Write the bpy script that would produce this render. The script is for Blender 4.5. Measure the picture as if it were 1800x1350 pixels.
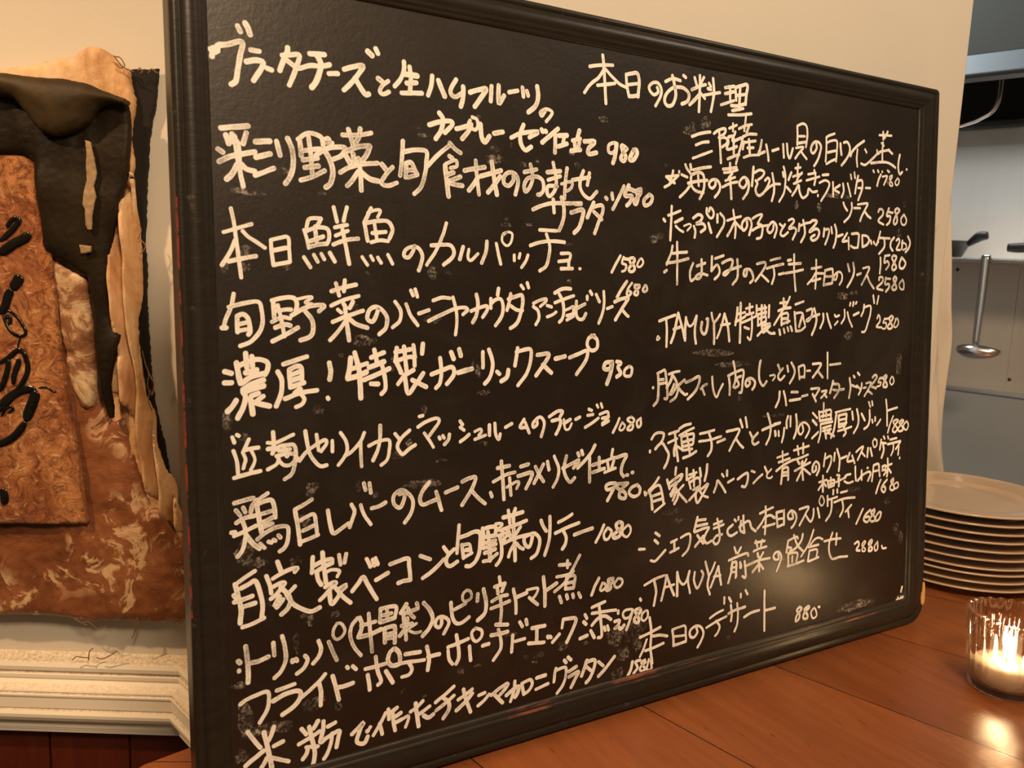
import bpy, bmesh, math, random
from mathutils import Vector, Matrix, noise
random.seed(7)
S = bpy.context.scene
for o in list(bpy.data.objects): bpy.data.objects.remove(o, do_unlink=True)
COL = S.collection
R = math.radians

# ------------------------------------------------------------------ camera
cam = bpy.data.objects.new('camera', bpy.data.cameras.new('camera')); COL.objects.link(cam)
cx = Vector((0.8587, -0.5112, 0.0374)).normalized()
cf = Vector((0.5105, 0.8464, -0.1519)); cf = (cf - cx * cf.dot(cx)).normalized()
cu = cx.cross(cf).normalized()
cam.matrix_world = Matrix((( cx.x, cu.x, -cf.x, -0.1101), (cx.y, cu.y, -cf.y, -0.6171), (cx.z, cu.z, -cf.z, 0.4522), (0, 0, 0, 1)))
cam.data.sensor_fit = 'HORIZONTAL'; cam.data.sensor_width = 36.0
cam.data.lens = 36.0 * 1491.4 / 1800.0
cam.data.clip_start = 0.02; cam.data.clip_end = 50
cam.data.dof.use_dof = True; cam.data.dof.focus_distance = 0.92; cam.data.dof.aperture_fstop = 11
S.camera = cam

# ------------------------------------------------------------------ world, lights, exposure
w = bpy.data.worlds.new('world'); S.world = w; w.use_nodes = True
w.node_tree.nodes['Background'].inputs[0].default_value = (1.0, 0.72, 0.46, 1)
w.node_tree.nodes['Background'].inputs[1].default_value = 0.10
S.view_settings.view_transform = 'Standard'; S.view_settings.look = 'None'
S.view_settings.exposure = 0.0; S.view_settings.gamma = 1.0; S.view_settings.use_curve_mapping = False
def lamp(name, kind, loc, target, power, color, size=0.1, size_y=None, spot=None, blend=0.5):
    l = bpy.data.lights.new(name, kind); o = bpy.data.objects.new(name, l); COL.objects.link(o)
    l.energy = power; l.color = color; o.location = loc
    if kind == 'AREA':
        l.size = size
        if size_y: l.shape = 'RECTANGLE'; l.size_y = size_y
    else: l.shadow_soft_size = size
    if kind == 'SPOT': l.spot_size = R(spot); l.spot_blend = blend
    if target is not None:
        o.rotation_euler = (Vector(target) - Vector(loc)).to_track_quat('-Z', 'Y').to_euler()
    return o
WARM = (1.0, 0.66, 0.36)
lamp('ceiling_lamp_art', 'SPOT', (-1.00, 0.16, 1.55), (0.06, 0.5, -0.34), 105, (1.0, 0.60, 0.30), 0.03, spot=64, blend=1.0)
lamp('ceiling_lamp_room', 'AREA', (-0.05, -1.25, 1.55), (0.4, 0.0, 0.2), 34, (1.0, 0.70, 0.43), 0.35)
lamp('ceiling_lamp_counter', 'POINT', (1.30, -0.60, 1.45), None, 15, (1.0, 0.82, 0.63), 0.10)
lamp('kitchen_ceiling_lamp', 'AREA', (0.95, 0.95, 1.75), (1.8, 0.5, 0.35), 40, (0.93, 0.97, 1.0), 0.5)
hl = lamp('hood_lamp', 'AREA', (1.72, 0.56, 0.86), (1.80, 0.58, 0.40), 1.5, (0.95, 0.97, 1.0), 0.9, 0.05); hl.data.spread = R(80); hl.rotation_euler.rotate_axis('Z', R(0))

# ------------------------------------------------------------------ materials
def new_mat(name):
    m = bpy.data.materials.new(name); m.use_nodes = True
    nt = m.node_tree; nt.nodes.clear()
    out = nt.nodes.new('ShaderNodeOutputMaterial'); b = nt.nodes.new('ShaderNodeBsdfPrincipled')
    nt.links.new(b.outputs[0], out.inputs[0])
    return m, nt, b, out
def nd(nt, t, **kw):
    n = nt.nodes.new(t)
    for k, v in kw.items(): setattr(n, k, v)
    return n
def lk(nt, a, b): nt.links.new(a, b)
def coords(nt, scale=(1, 1, 1), rot=(0, 0, 0), kind='Object'):
    tc = nd(nt, 'ShaderNodeTexCoord'); mp = nd(nt, 'ShaderNodeMapping')
    mp.inputs['Scale'].default_value = scale; mp.inputs['Rotation'].default_value = rot
    lk(nt, tc.outputs[kind], mp.inputs[0]); return mp.outputs[0]
def nz(nt, vec, scale, detail=4, rough=0.55, dist=0.0):
    n = nd(nt, 'ShaderNodeTexNoise'); n.inputs['Scale'].default_value = scale; n.inputs['Detail'].default_value = detail
    n.inputs['Roughness'].default_value = rough; n.inputs['Distortion'].default_value = dist
    lk(nt, vec, n.inputs['Vector']); return n.outputs[0]
def ramp(nt, fac, stops):
    r = nd(nt, 'ShaderNodeValToRGB'); e = r.color_ramp.elements
    while len(e) < len(stops): e.new(0.5)
    for i, (p, c) in enumerate(stops):
        e[i].position = p; e[i].color = (*c, 1) if len(c) == 3 else c
    lk(nt, fac, r.inputs[0]); return r.outputs[0]
def g(v): return (v, v, v)
def mixc(nt, fac, a, b):
    m = nd(nt, 'ShaderNodeMix', data_type='RGBA')
    if isinstance(fac, float): m.inputs[0].default_value = fac
    else: lk(nt, fac, m.inputs[0])
    for i, v in ((6, a), (7, b)):
        if isinstance(v, tuple): m.inputs[i].default_value = (*v, 1)
        else: lk(nt, v, m.inputs[i])
    return m.outputs[2]
def mth(nt, op, a, b=None, c=None):
    m = nd(nt, 'ShaderNodeMath', operation=op)
    for i, v in enumerate((a, b, c)):
        if v is None: continue
        if isinstance(v, (int, float)): m.inputs[i].default_value = v
        else: lk(nt, v, m.inputs[i])
    return m.outputs[0]
def bump(nt, b, h, strength=0.3, dist=0.002):
    n = nd(nt, 'ShaderNodeBump'); n.inputs['Strength'].default_value = strength; n.inputs['Distance'].default_value = dist
    lk(nt, h, n.inputs['Height']); lk(nt, n.outputs[0], b.inputs['Normal'])
def plain(name, col, rough=0.5, metal=0.0, bs=0.0, bscale=200, var=0.0):
    m, nt, b, _ = new_mat(name)
    v = coords(nt); n = nz(nt, v, bscale)
    dark = tuple(c * (1 - var) for c in col)
    lk(nt, mixc(nt, n, dark, tuple(min(1, c * (1 + var)) for c in col)), b.inputs['Base Color'])
    b.inputs['Roughness'].default_value = rough; b.inputs['Metallic'].default_value = metal
    if bs: bump(nt, b, n, bs, 0.001)
    return m

def mk_plaster(name, c1, c2):
    m, nt, b, _ = new_mat(name); v = coords(nt)
    big = nz(nt, v, 5, 5, 0.6)
    c = mixc(nt, big, c1, c2)
    sp = ramp(nt, nz(nt, coords(nt, (1, 1, 0.35)), 26, 2, 0.5, 0.3), [(0.22, (0.45, 0.40, 0.34)), (0.29, (1, 1, 1))])
    mm = nd(nt, 'ShaderNodeMix', data_type='RGBA', blend_type='MULTIPLY'); mm.inputs[0].default_value = 0.55
    lk(nt, c, mm.inputs[6]); lk(nt, sp, mm.inputs[7]); lk(nt, mm.outputs[2], b.inputs['Base Color'])
    b.inputs['Roughness'].default_value = 0.75
    bump(nt, b, nz(nt, v, 160, 6, 0.6), 0.12, 0.002); return m
M_WALL = mk_plaster('cream_plaster', (0.61, 0.575, 0.50), (0.67, 0.635, 0.555))

def mk_board():
    m, nt, b, _ = new_mat('black_slate'); v = coords(nt)
    smear = nz(nt, coords(nt, (1, 0.35, 1), (0, 0, 0.5)), 7, 6, 0.62, 1.2)
    fine = nz(nt, v, 420, 3, 0.6)
    dust = mth(nt, 'MULTIPLY', ramp(nt, smear, [(0.42, g(0)), (0.80, g(1))]), 0.5)
    dust2 = mth(nt, 'ADD', dust, mth(nt, 'MULTIPLY', ramp(nt, fine, [(0.55, g(0)), (0.75, g(1))]), 0.10))
    lk(nt, mixc(nt, dust2, (0.0120, 0.0078, 0.0047), (0.042, 0.033, 0.025)), b.inputs['Base Color'])
    b.inputs['Roughness'].default_value = 0.37
    b.inputs['Specular IOR Level'].default_value = 0.55
    h = mth(nt, 'ADD', nz(nt, v, 260, 5, 0.65), mth(nt, 'MULTIPLY', nz(nt, coords(nt, (1, 6, 1), (0, 0, 0.7)), 120, 3), 0.6))
    bump(nt, b, h, 0.22, 0.0008); return m
M_BOARD = mk_board()

def mk_chalk(name, lo, hi, tone):
    m, nt, b, out = new_mat(name); v = coords(nt)
    grain = nz(nt, v, 1100, 3, 0.75); press = nz(nt, v, 45, 3, 0.5)
    uv = nd(nt, 'ShaderNodeUVMap', uv_map='stroke'); su = nd(nt, 'ShaderNodeSeparateXYZ'); lk(nt, uv.outputs[0], su.inputs[0])
    edge = mth(nt, 'MULTIPLY', mth(nt, 'ABSOLUTE', mth(nt, 'SUBTRACT', su.outputs[1], 0.5)), 2.0)      # 0 on the stroke's spine, 1 at its edges
    a = mth(nt, 'ADD', mth(nt, 'ADD', grain, mth(nt, 'MULTIPLY', press, 0.8)), mth(nt, 'MULTIPLY', edge, 0.12))
    al = ramp(nt, a, [(lo, g(0.30)), (hi, g(1))])
    b.inputs['Base Color'].default_value = (*tone, 1); b.inputs['Roughness'].default_value = 0.95
    b.inputs['Specular IOR Level'].default_value = 0.05
    lk(nt, al, b.inputs['Alpha']); bump(nt, b, grain, 0.5, 0.0006)
    return m
M_CHALK = mk_chalk('white_chalk', 0.62, 0.92, (0.95, 0.91, 0.84))
M_FAINT = mk_chalk('thin_white_chalk', 0.72, 1.10, (0.94, 0.90, 0.83))
M_SMUDGE = None
def mk_smudge():
    m, nt, b, out = new_mat('rubbed_chalk_dust'); v = coords(nt)
    n = mth(nt, 'MULTIPLY', ramp(nt, nz(nt, v, 330, 4, 0.75), [(0.45, g(0)), (0.72, g(1))]), ramp(nt, nz(nt, v, 70, 3), [(0.4, g(0.15)), (0.65, g(1))]))
    b.inputs['Base Color'].default_value = (0.75, 0.68, 0.6, 1); b.inputs['Roughness'].default_value = 1
    lk(nt, mth(nt, 'MULTIPLY', n, 0.62), b.inputs['Alpha']); return m
M_SMUDGE = mk_smudge()

def mk_frame():
    m, nt, b, _ = new_mat('black_painted_wood')
    v = coords(nt); n = nz(nt, coords(nt, (2, 14, 14)), 14, 5, 0.6); n2 = nz(nt, v, 55, 4, 0.65)
    c = mixc(nt, n, (0.011, 0.0085, 0.006), (0.027, 0.022, 0.016))
    c2 = mixc(nt, ramp(nt, n2, [(0.66, g(0)), (0.75, g(1))]), c, (0.075, 0.062, 0.048))
    lk(nt, c2, b.inputs['Base Color']); b.inputs['Roughness'].default_value = 0.36; b.inputs['Specular IOR Level'].default_value = 0.32
    bump(nt, b, nz(nt, coords(nt, (1, 6, 6)), 60, 4), 0.15, 0.001); return m
M_FRAME = mk_frame()
def mk_worn(name, lo, hi, red):
    m, nt, b, _ = new_mat(name); v = coords(nt)
    n = nz(nt, coords(nt, (0.5, 3, 3)), 22, 5, 0.7)
    lk(nt, mixc(nt, ramp(nt, n, [(lo, g(0)), (hi, g(1))]), (0.024, 0.019, 0.014), red), b.inputs['Base Color'])
    b.inputs['Roughness'].default_value = 0.42; return m
M_RED = mk_worn('worn_red_undercoat', 0.54, 0.66, (0.26, 0.075, 0.040))
M_RED2 = mk_worn('red_paint_edge', 0.46, 0.56, (0.30, 0.035, 0.022))

SEAMS = [((0.2370, -0.0029), (0.2394, -0.0186)), ((0.4362, -0.0006), (0.4591, -0.1329)), ((0.63, -0.0028), (0.6835, -0.1919)),
         ((0.8206, -0.0056), (0.8525, -0.0874)), ((-0.0248, 0.1335), (0.0166, 0.1120)), ((0.035, -0.0029), (0.037, -0.0186)), ((1.02, -0.0056), (1.06, -0.0874))]
def mk_table():
    m, nt, b, _ = new_mat('varnished_wood'); tc = nd(nt, 'ShaderNodeTexCoord')
    sx = nd(nt, 'ShaderNodeSeparateXYZ'); lk(nt, tc.outputs['Object'], sx.inputs[0])
    groove = None; side = None
    for (a, c) in SEAMS:
        dx, dy = c[0] - a[0], c[1] - a[1]; L = math.hypot(dx, dy); nx, ny = -dy / L, dx / L; k = -(nx * a[0] + ny * a[1])
        dline = mth(nt, 'ADD', mth(nt, 'ADD', mth(nt, 'MULTIPLY', sx.outputs[0], nx), mth(nt, 'MULTIPLY', sx.outputs[1], ny)), k)
        gr = mth(nt, 'LESS_THAN', mth(nt, 'ABSOLUTE', dline), 0.00075)
        if a[0] < 0: gr = mth(nt, 'MULTIPLY', gr, mth(nt, 'LESS_THAN', sx.outputs[0], 0.03))
        groove = gr if groove is None else mth(nt, 'MAXIMUM', groove, gr)
        if a[0] > 0.03:
            st = mth(nt, 'GREATER_THAN', dline, 0.0); side = st if side is None else mth(nt, 'ADD', side, st)
    mp = nd(nt, 'ShaderNodeMapping'); lk(nt, tc.outputs['Object'], mp.inputs[0])
    mp.inputs['Rotation'].default_value = (0, 0, R(14)); mp.inputs['Scale'].default_value = (9, 1.0, 1)
    off = nd(nt, 'ShaderNodeVectorMath', operation='ADD'); cb = nd(nt, 'ShaderNodeCombineXYZ')
    lk(nt, mth(nt, 'MULTIPLY', side, 3.7), cb.inputs[1]); lk(nt, mp.outputs[0], off.inputs[0]); lk(nt, cb.outputs[0], off.inputs[1])
    grain = nz(nt, off.outputs[0], 9, 6, 0.6, 0.6); cloud = nz(nt, off.outputs[0], 2.2, 4, 0.55, 0.8)
    base = mixc(nt, cloud, (0.17, 0.050, 0.015), (0.31, 0.104, 0.034))
    c = mixc(nt, ramp(nt, grain, [(0.35, g(0)), (0.7, g(0.6))]), base, (0.17, 0.052, 0.016))
    tone = nd(nt, 'ShaderNodeTexWhiteNoise', noise_dimensions='1D'); lk(nt, side, tone.inputs['W'])
    hv = nd(nt, 'ShaderNodeHueSaturation'); lk(nt, mth(nt, 'ADD', mth(nt, 'MULTIPLY', tone.outputs[0], 0.28), 0.86), hv.inputs['Value']); lk(nt, c, hv.inputs['Color'])
    fl = ramp(nt, nz(nt, off.outputs[0], 26, 2, 0.5), [(0.70, g(0)), (0.75, g(1))])
    c2 = mixc(nt, mth(nt, 'MULTIPLY', fl, 0.75), hv.outputs[0], (0.07, 0.02, 0.008))
    lk(nt, mixc(nt, groove, c2, (0.03, 0.010, 0.004)), b.inputs['Base Color'])
    lk(nt, ramp(nt, cloud, [(0.3, g(0.20)), (0.7, g(0.30))]), b.inputs['Roughness'])
    sc = nz(nt, coords(nt, (1, 14, 1), (0, 0, R(-38))), 70, 3, 0.6)
    h = mth(nt, 'SUBTRACT', mth(nt, 'ADD', mth(nt, 'MULTIPLY', grain, 0.5), mth(nt, 'MULTIPLY', sc, 0.5)), mth(nt, 'MULTIPLY', groove, 1.5))
    bump(nt, b, h, 0.45, 0.0010); return m
M_TABLE = mk_table()
def mk_wainscot():
    m, nt, b, _ = new_mat('dark_red_wood'); v = coords(nt, (12, 12, 1.2))
    n = nz(nt, v, 6, 5, 0.6, 0.5)
    lk(nt, mixc(nt, n, (0.045, 0.006, 0.003), (0.12, 0.022, 0.009)), b.inputs['Base Color']); b.inputs['Roughness'].default_value = 0.4; return m
M_WAIN = mk_wainscot()
def mk_trim():
    m, nt, b, _ = new_mat('dusty_white_paint'); v = coords(nt)
    geo = nd(nt, 'ShaderNodeNewGeometry'); sp = nd(nt, 'ShaderNodeSeparateXYZ'); lk(nt, geo.outputs['Normal'], sp.inputs[0])
    upm = ramp(nt, sp.outputs[2], [(0.55, g(0)), (0.93, g(1))])
    dirt = mth(nt, 'MULTIPLY', upm, ramp(nt, nz(nt, v, 260, 6, 0.75), [(0.40, g(0.25)), (0.66, g(0.9))]))
    c = mixc(nt, nz(nt, v, 18, 4), (0.86, 0.80, 0.68), (0.92, 0.87, 0.76))
    lk(nt, mixc(nt, dirt, c, (0.34, 0.26, 0.16)), b.inputs['Base Color']); b.inputs['Roughness'].default_value = 0.5
    bump(nt, b, nz(nt, v, 420, 5, 0.7), 0.12, 0.0006); return m
M_TRIM = mk_trim()
def mk_steel(name, c, rough, sc=(1, 40, 1), var=0.25, metal=0.85):
    m, nt, b, _ = new_mat(name); n = nz(nt, coords(nt, sc), 9, 5, 0.6); n2 = nz(nt, coords(nt), 4, 4, 0.6)
    k = mth(nt, 'ADD', mth(nt, 'MULTIPLY', n, 0.5), mth(nt, 'MULTIPLY', n2, 0.5))
    lk(nt, mixc(nt, k, tuple(x * (1 - var) for x in c), tuple(min(1, x * (1 + var)) for x in c)), b.inputs['Base Color'])
    b.inputs['Metallic'].default_value = metal; b.inputs['Roughness'].default_value = rough; return m
M_STEEL = mk_steel('brushed_steel_panel', (0.68, 0.655, 0.60), 0.42, (1, 1, 0.05), 0.2, 0.5)
M_STEELB = mk_steel('dull_steel_front', (0.50, 0.56, 0.60), 0.45, (0.3, 0.3, 1.5), 0.15, 0.4)
M_STEELC = mk_steel('bright_steel', (0.78, 0.79, 0.80), 0.22, (1, 1, 1), 0.08, 1.0)
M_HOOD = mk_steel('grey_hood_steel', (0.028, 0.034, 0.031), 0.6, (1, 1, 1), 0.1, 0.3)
M_LIP = mk_steel('blue_grey_steel', (0.055, 0.070, 0.077), 0.4, (1, 1, 1), 0.1, 0.4)
M_BLACK = plain('hood_shade_black', (0.004, 0.0035, 0.003), 0.8)  # near-black that paints in the shade of the unlit hood interior
M_IRON = plain('black_iron', (0.012, 0.011, 0.010), 0.45, 0.3)
def mk_plate():
    m, nt, b, _ = new_mat('cream_glazed_china'); v = coords(nt)
    lk(nt, mixc(nt, nz(nt, v, 30, 3), (0.60, 0.43, 0.29), (0.68, 0.51, 0.36)), b.inputs['Base Color'])
    b.inputs['Roughness'].default_value = 0.16; b.inputs['Coat Weight'].default_value = 0.4; b.inputs['Coat Roughness'].default_value = 0.06; return m
M_PLATE = mk_plate()
def mk_glass():
    m, nt, b, out = new_mat('clear_ribbed_glass')
    gl = nd(nt, 'ShaderNodeBsdfGlass'); gl.inputs['IOR'].default_value = 1.46; gl.inputs['Roughness'].default_value = 0.01
    n = nz(nt, coords(nt), 60, 2); lk(nt, mixc(nt, n, (0.97, 0.95, 0.92), (1, 0.99, 0.97)), gl.inputs['Color'])
    tr = nd(nt, 'ShaderNodeBsdfTransparent'); tr.inputs[0].default_value = (1.0, 0.96, 0.9, 1)
    mx = nd(nt, 'ShaderNodeMixShader'); mx.inputs[0].default_value = 0.42
    lk(nt, gl.outputs[0], mx.inputs[1]); lk(nt, tr.outputs[0], mx.inputs[2]); lk(nt, mx.outputs[0], out.inputs[0]); return m
M_GLASS = mk_glass()
def mk_wax():
    m, nt, b, _ = new_mat('pale_candle_wax')
    lk(nt, mixc(nt, nz(nt, coords(nt), 50, 3), (0.50, 0.40, 0.31), (0.58, 0.48, 0.38)), b.inputs['Base Color'])
    b.inputs['Roughness'].default_value = 0.4; b.inputs['Subsurface Weight'].default_value = 0.25
    b.inputs['Subsurface Radius'].default_value = (0.02, 0.01, 0.005); b.inputs['Subsurface Scale'].default_value = 0.5; return m
M_WAX = mk_wax()
def mk_flame():
    m, nt, b, out = new_mat('candle_flame'); e = nd(nt, 'ShaderNodeEmission')
    tc = nd(nt, 'ShaderNodeTexCoord'); sp = nd(nt, 'ShaderNodeSeparateXYZ'); lk(nt, tc.outputs['Generated'], sp.inputs[0])
    lk(nt, ramp(nt, sp.outputs[2], [(0.0, (1, 0.55, 0.2)), (0.35, (1, 0.72, 0.40)), (1.0, (1, 0.62, 0.28))]), e.inputs[0])
    e.inputs[1].default_value = 900; lk(nt, e.outputs[0], out.inputs[0]); return m
M_FLAME = mk_flame()
def mk_cloth(name, c1, c2, sc=60, rough=0.9):
    m, nt, b, _ = new_mat(name); v = coords(nt)
    lk(nt, mixc(nt, nz(nt, v, sc, 5, 0.6), c1, c2), b.inputs['Base Color']); b.inputs['Roughness'].default_value = rough
    bump(nt, b, nz(nt, v, 700, 3, 0.6), 0.35, 0.001); return m
M_TOWEL = mk_cloth('white_cotton', (0.62, 0.56, 0.48), (0.78, 0.72, 0.62), 14)
M_BACKING = mk_cloth('black_felt', (0.004, 0.003, 0.0025), (0.010, 0.0075, 0.0055))
def mk_hide():
    m, nt, b, _ = new_mat('tan_stained_hide'); v = coords(nt)
    n = nz(nt, coords(nt, (1, 1, 0.6)), 14, 5, 0.65, 0.6)
    lk(nt, ramp(nt, n, [(0.25, (0.22, 0.10, 0.04)), (0.42, (0.55, 0.31, 0.14)), (0.60, (0.76, 0.53, 0.32)), (0.8, (0.62, 0.39, 0.20))]), b.inputs['Base Color'])
    b.inputs['Roughness'].default_value = 0.6; bump(nt, b, nz(nt, v, 90, 6, 0.7), 0.5, 0.003); return m
M_HIDE = mk_hide()
def mk_drape():
    m, nt, b, _ = new_mat('oiled_black_leather'); v = coords(nt)
    n = nz(nt, v, 9, 5, 0.6, 0.5)
    c = ramp(nt, n, [(0.3, (0.006, 0.004, 0.002)), (0.55, (0.014, 0.0095, 0.005)), (0.75, (0.026, 0.017, 0.008))])
    sp = ramp(nt, nz(nt, coords(nt, (1, 1, 0.25)), 70, 4, 0.7), [(0.70, g(0)), (0.76, g(1))])
    lk(nt, mixc(nt, mth(nt, 'MULTIPLY', sp, 0.5), c, (0.22, 0.15, 0.09)), b.inputs['Base Color'])
    b.inputs['Roughness'].default_value = 0.5; b.inputs['Specular IOR Level'].default_value = 0.18; bump(nt, b, nz(nt, v, 160, 5, 0.65), 0.3, 0.002); return m
M_DRAPE = mk_drape()
def mk_fold():
    m, nt, b, _ = new_mat('olive_oiled_leather'); v = coords(nt)
    c = ramp(nt, nz(nt, v, 11, 5, 0.6, 0.5), [(0.3, (0.020, 0.013, 0.006)), (0.55, (0.046, 0.031, 0.013)), (0.75, (0.085, 0.056, 0.026))])
    sp = ramp(nt, nz(nt, coords(nt, (1, 1, 4), (0.5, 0.6, 0.4)), 30, 3, 0.6), [(0.70, g(0)), (0.74, g(1))])
    lk(nt, mixc(nt, mth(nt, 'MULTIPLY', sp, 0.25), c, (0.25, 0.18, 0.10)), b.inputs['Base Color'])
    b.inputs['Roughness'].default_value = 0.55; b.inputs['Specular IOR Level'].default_value = 0.2; bump(nt, b, nz(nt, v, 220, 5, 0.65), 0.25, 0.001); return m
M_FOLD = mk_fold()
def mk_pale():
    m, nt, b, _ = new_mat('flaking_pale_hide'); v = coords(nt)
    n = nz(nt, v, 20, 7, 0.72, 0.8)
    lk(nt, ramp(nt, n, [(0.38, (0.12, 0.045, 0.018)), (0.50, (0.26, 0.12, 0.055)), (0.57, (0.50, 0.35, 0.20)), (0.70, (0.66, 0.53, 0.37))]), b.inputs['Base Color'])
    b.inputs['Roughness'].default_value = 0.45; bump(nt, b, n, 0.5, 0.004); return m
M_PALE = mk_pale()
def mk_parch():
    m, nt, b, _ = new_mat('brown_mottled_parchment'); v = coords(nt)
    n = nz(nt, v, 8, 7, 0.68, 0.9); n2 = nz(nt, v, 24, 6, 0.7, 1.2)
    c = ramp(nt, n, [(0.30, (0.10, 0.034, 0.013)), (0.46, (0.20, 0.070, 0.027)), (0.62, (0.33, 0.13, 0.054))])
    pale = ramp(nt, n2, [(0.53, g(0)), (0.58, g(1))])
    c2 = mixc(nt, mth(nt, 'MULTIPLY', pale, ramp(nt, nz(nt, v, 9, 2), [(0.46, g(0.0)), (0.56, g(0.95))])), c, (0.66, 0.44, 0.25))
    lk(nt, c2, b.inputs['Base Color']); b.inputs['Roughness'].default_value = 0.38
    bump(nt, b, mth(nt, 'ADD', n2, mth(nt, 'MULTIPLY', nz(nt, v, 120, 5, 0.7), 0.4)), 0.5, 0.004); return m
M_PARCH = mk_parch()
def mk_panel():
    m, nt, b, _ = new_mat('crinkled_orange_brown_paint'); v = coords(nt)
    n = nz(nt, v, 7, 6, 0.66, 1.0); n2 = nz(nt, v, 45, 7, 0.75, 2.2)
    c = ramp(nt, n, [(0.30, (0.10, 0.022, 0.008)), (0.44, (0.34, 0.11, 0.032)), (0.58, (0.58, 0.25, 0.09)), (0.72, (0.44, 0.16, 0.05))])
    c2 = mixc(nt, ramp(nt, n2, [(0.40, g(0.8)), (0.50, g(0))]), c, (0.10, 0.026, 0.010))
    c3 = mixc(nt, ramp(nt, n2, [(0.56, g(0)), (0.66, g(0.9))]), c2, (0.80, 0.52, 0.27))
    lk(nt, c3, b.inputs['Base Color']); b.inputs['Roughness'].default_value = 0.30
    bump(nt, b, n2, 1.0, 0.005); return m
M_PANEL = mk_panel()
M_INK = plain('glossy_black_ink', (0.006, 0.005, 0.004), 0.22)
M_NEWS = mk_cloth('yellowed_newsprint', (0.16, 0.10, 0.05), (0.46, 0.33, 0.19), 160, 0.8)
M_THREAD = plain('brown_thread', (0.20, 0.11, 0.05), 0.8)
M_WOODCHIP = plain('bare_pine', (0.60, 0.33, 0.13), 0.6, 0, 0.3, 90, 0.25)
M_CAB = plain('dark_counter_front', (0.10, 0.04, 0.018), 0.5, 0, 0.1, 30, 0.3)
M_FLOOR = plain('brown_floor', (0.10, 0.06, 0.035), 0.5, 0, 0.1, 20, 0.2)
M_WICK = plain('burnt_wick', (0.01, 0.008, 0.006), 0.9)
M_RIVET = plain('dark_rivet', (0.05, 0.045, 0.04), 0.4, 0.6)

# ------------------------------------------------------------------ object helpers
def link(name, me, mats, parent=None, smooth=False):
    if smooth:
        for p in me.polygons: p.use_smooth = True
    for m in (mats if isinstance(mats, (list, tuple)) else [mats]): me.materials.append(m)
    o = bpy.data.objects.new(name, me); COL.objects.link(o)
    if parent is not None: o.parent = parent; o.matrix_parent_inverse = Matrix.Translation(parent.location).inverted()
    return o
def obj(name, bm, mats, parent=None, smooth=False):
    bmesh.ops.recalc_face_normals(bm, faces=bm.faces)
    me = bpy.data.meshes.new(name); bm.to_mesh(me); bm.free()
    return link(name, me, mats, parent, smooth)
def tag(o, label=None, cat=None, group=None, kind=None):
    for k, v in (('label', label), ('category', cat), ('group', group), ('kind', kind)):
        if v: o[k] = v
    return o
def thing(name, loc, label, cat, group=None):
    o = bpy.data.objects.new(name, None); COL.objects.link(o); o.location = loc; o.empty_display_size = 0.05
    return tag(o, label, cat, group)
def box(bm, lo, hi, f=None, mi=0):
    vs = [bm.verts.new(f(Vector((x, y, z))) if f else (x, y, z)) for x in (lo[0], hi[0]) for y in (lo[1], hi[1]) for z in (lo[2], hi[2])]
    for q in ((0, 1, 3, 2), (4, 6, 7, 5), (0, 4, 5, 1), (2, 3, 7, 6), (0, 2, 6, 4), (1, 5, 7, 3)):
        fc = bm.faces.new([vs[i] for i in q]); fc.material_index = mi
def prism(bm, pts, z0, z1):
    a = [bm.verts.new((x, y, z0)) for x, y in pts]; b = [bm.verts.new((x, y, z1)) for x, y in pts]
    bm.faces.new(a); bm.faces.new(b)
    for i in range(len(pts)):
        j = (i + 1) % len(pts); bm.faces.new((a[i], a[j], b[j], b[i]))
def lathe(bm, prof, n=64, c=(0, 0), ribf=None):
    rings = []
    for (r, z) in prof:
        if r < 1e-6: rings.append([bm.verts.new((c[0], c[1], z))]); continue
        ring = []
        for i in range(n):
            a = 2 * math.pi * i / n; rr = r * (ribf(a, r, z) if ribf else 1)
            ring.append(bm.verts.new((c[0] + rr * math.cos(a), c[1] + rr * math.sin(a), z)))
        rings.append(ring)
    for A, B in zip(rings, rings[1:]):
        if len(A) == 1 and len(B) == 1: continue
        for i in range(n):
            j = (i + 1) % n
            if len(A) == 1: bm.faces.new((A[0], B[i], B[j]))
            elif len(B) == 1: bm.faces.new((A[i], B[0], A[j]))
            else: bm.faces.new((A[i], B[i], B[j], A[j]))
def catmull(pts, n=6):
    if len(pts) < 3: return [Vector(p) for p in pts]
    P = [Vector(p) for p in pts]; P = [P[0] * 2 - P[1]] + P + [P[-1] * 2 - P[-2]]; out = []
    for i in range(1, len(P) - 2):
        p0, p1, p2, p3 = P[i - 1:i + 3]
        for k in range(n):
            t = k / n
            out.append(0.5 * ((2 * p1) + (p2 - p0) * t + (2 * p0 - 5 * p1 + 4 * p2 - p3) * t * t + (3 * p1 - p0 - 3 * p2 + p3) * t ** 3))
    out.append(P[-2]); return out
def tube(bm, pts, rad, n=8, cap=True):
    P = [Vector(p) for p in pts]; rings = []
    up = Vector((0.13, 0.31, 0.94)).normalized()
    for i, p in enumerate(P):
        t = (P[min(i + 1, len(P) - 1)] - P[max(i - 1, 0)]).normalized()
        a = t.cross(up); a = a.normalized() if a.length > 1e-4 else t.orthogonal().normalized(); b = t.cross(a)
        r = rad(i / (len(P) - 1)) if callable(rad) else rad
        rings.append([bm.verts.new(p + (a * math.cos(2 * math.pi * k / n) + b * math.sin(2 * math.pi * k / n)) * r) for k in range(n)])
    for A, B in zip(rings, rings[1:]):
        for k in range(n): bm.faces.new((A[k], A[(k + 1) % n], B[(k + 1) % n], B[k]))
    if cap: bm.faces.new(rings[0]); bm.faces.new(rings[-1])
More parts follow.
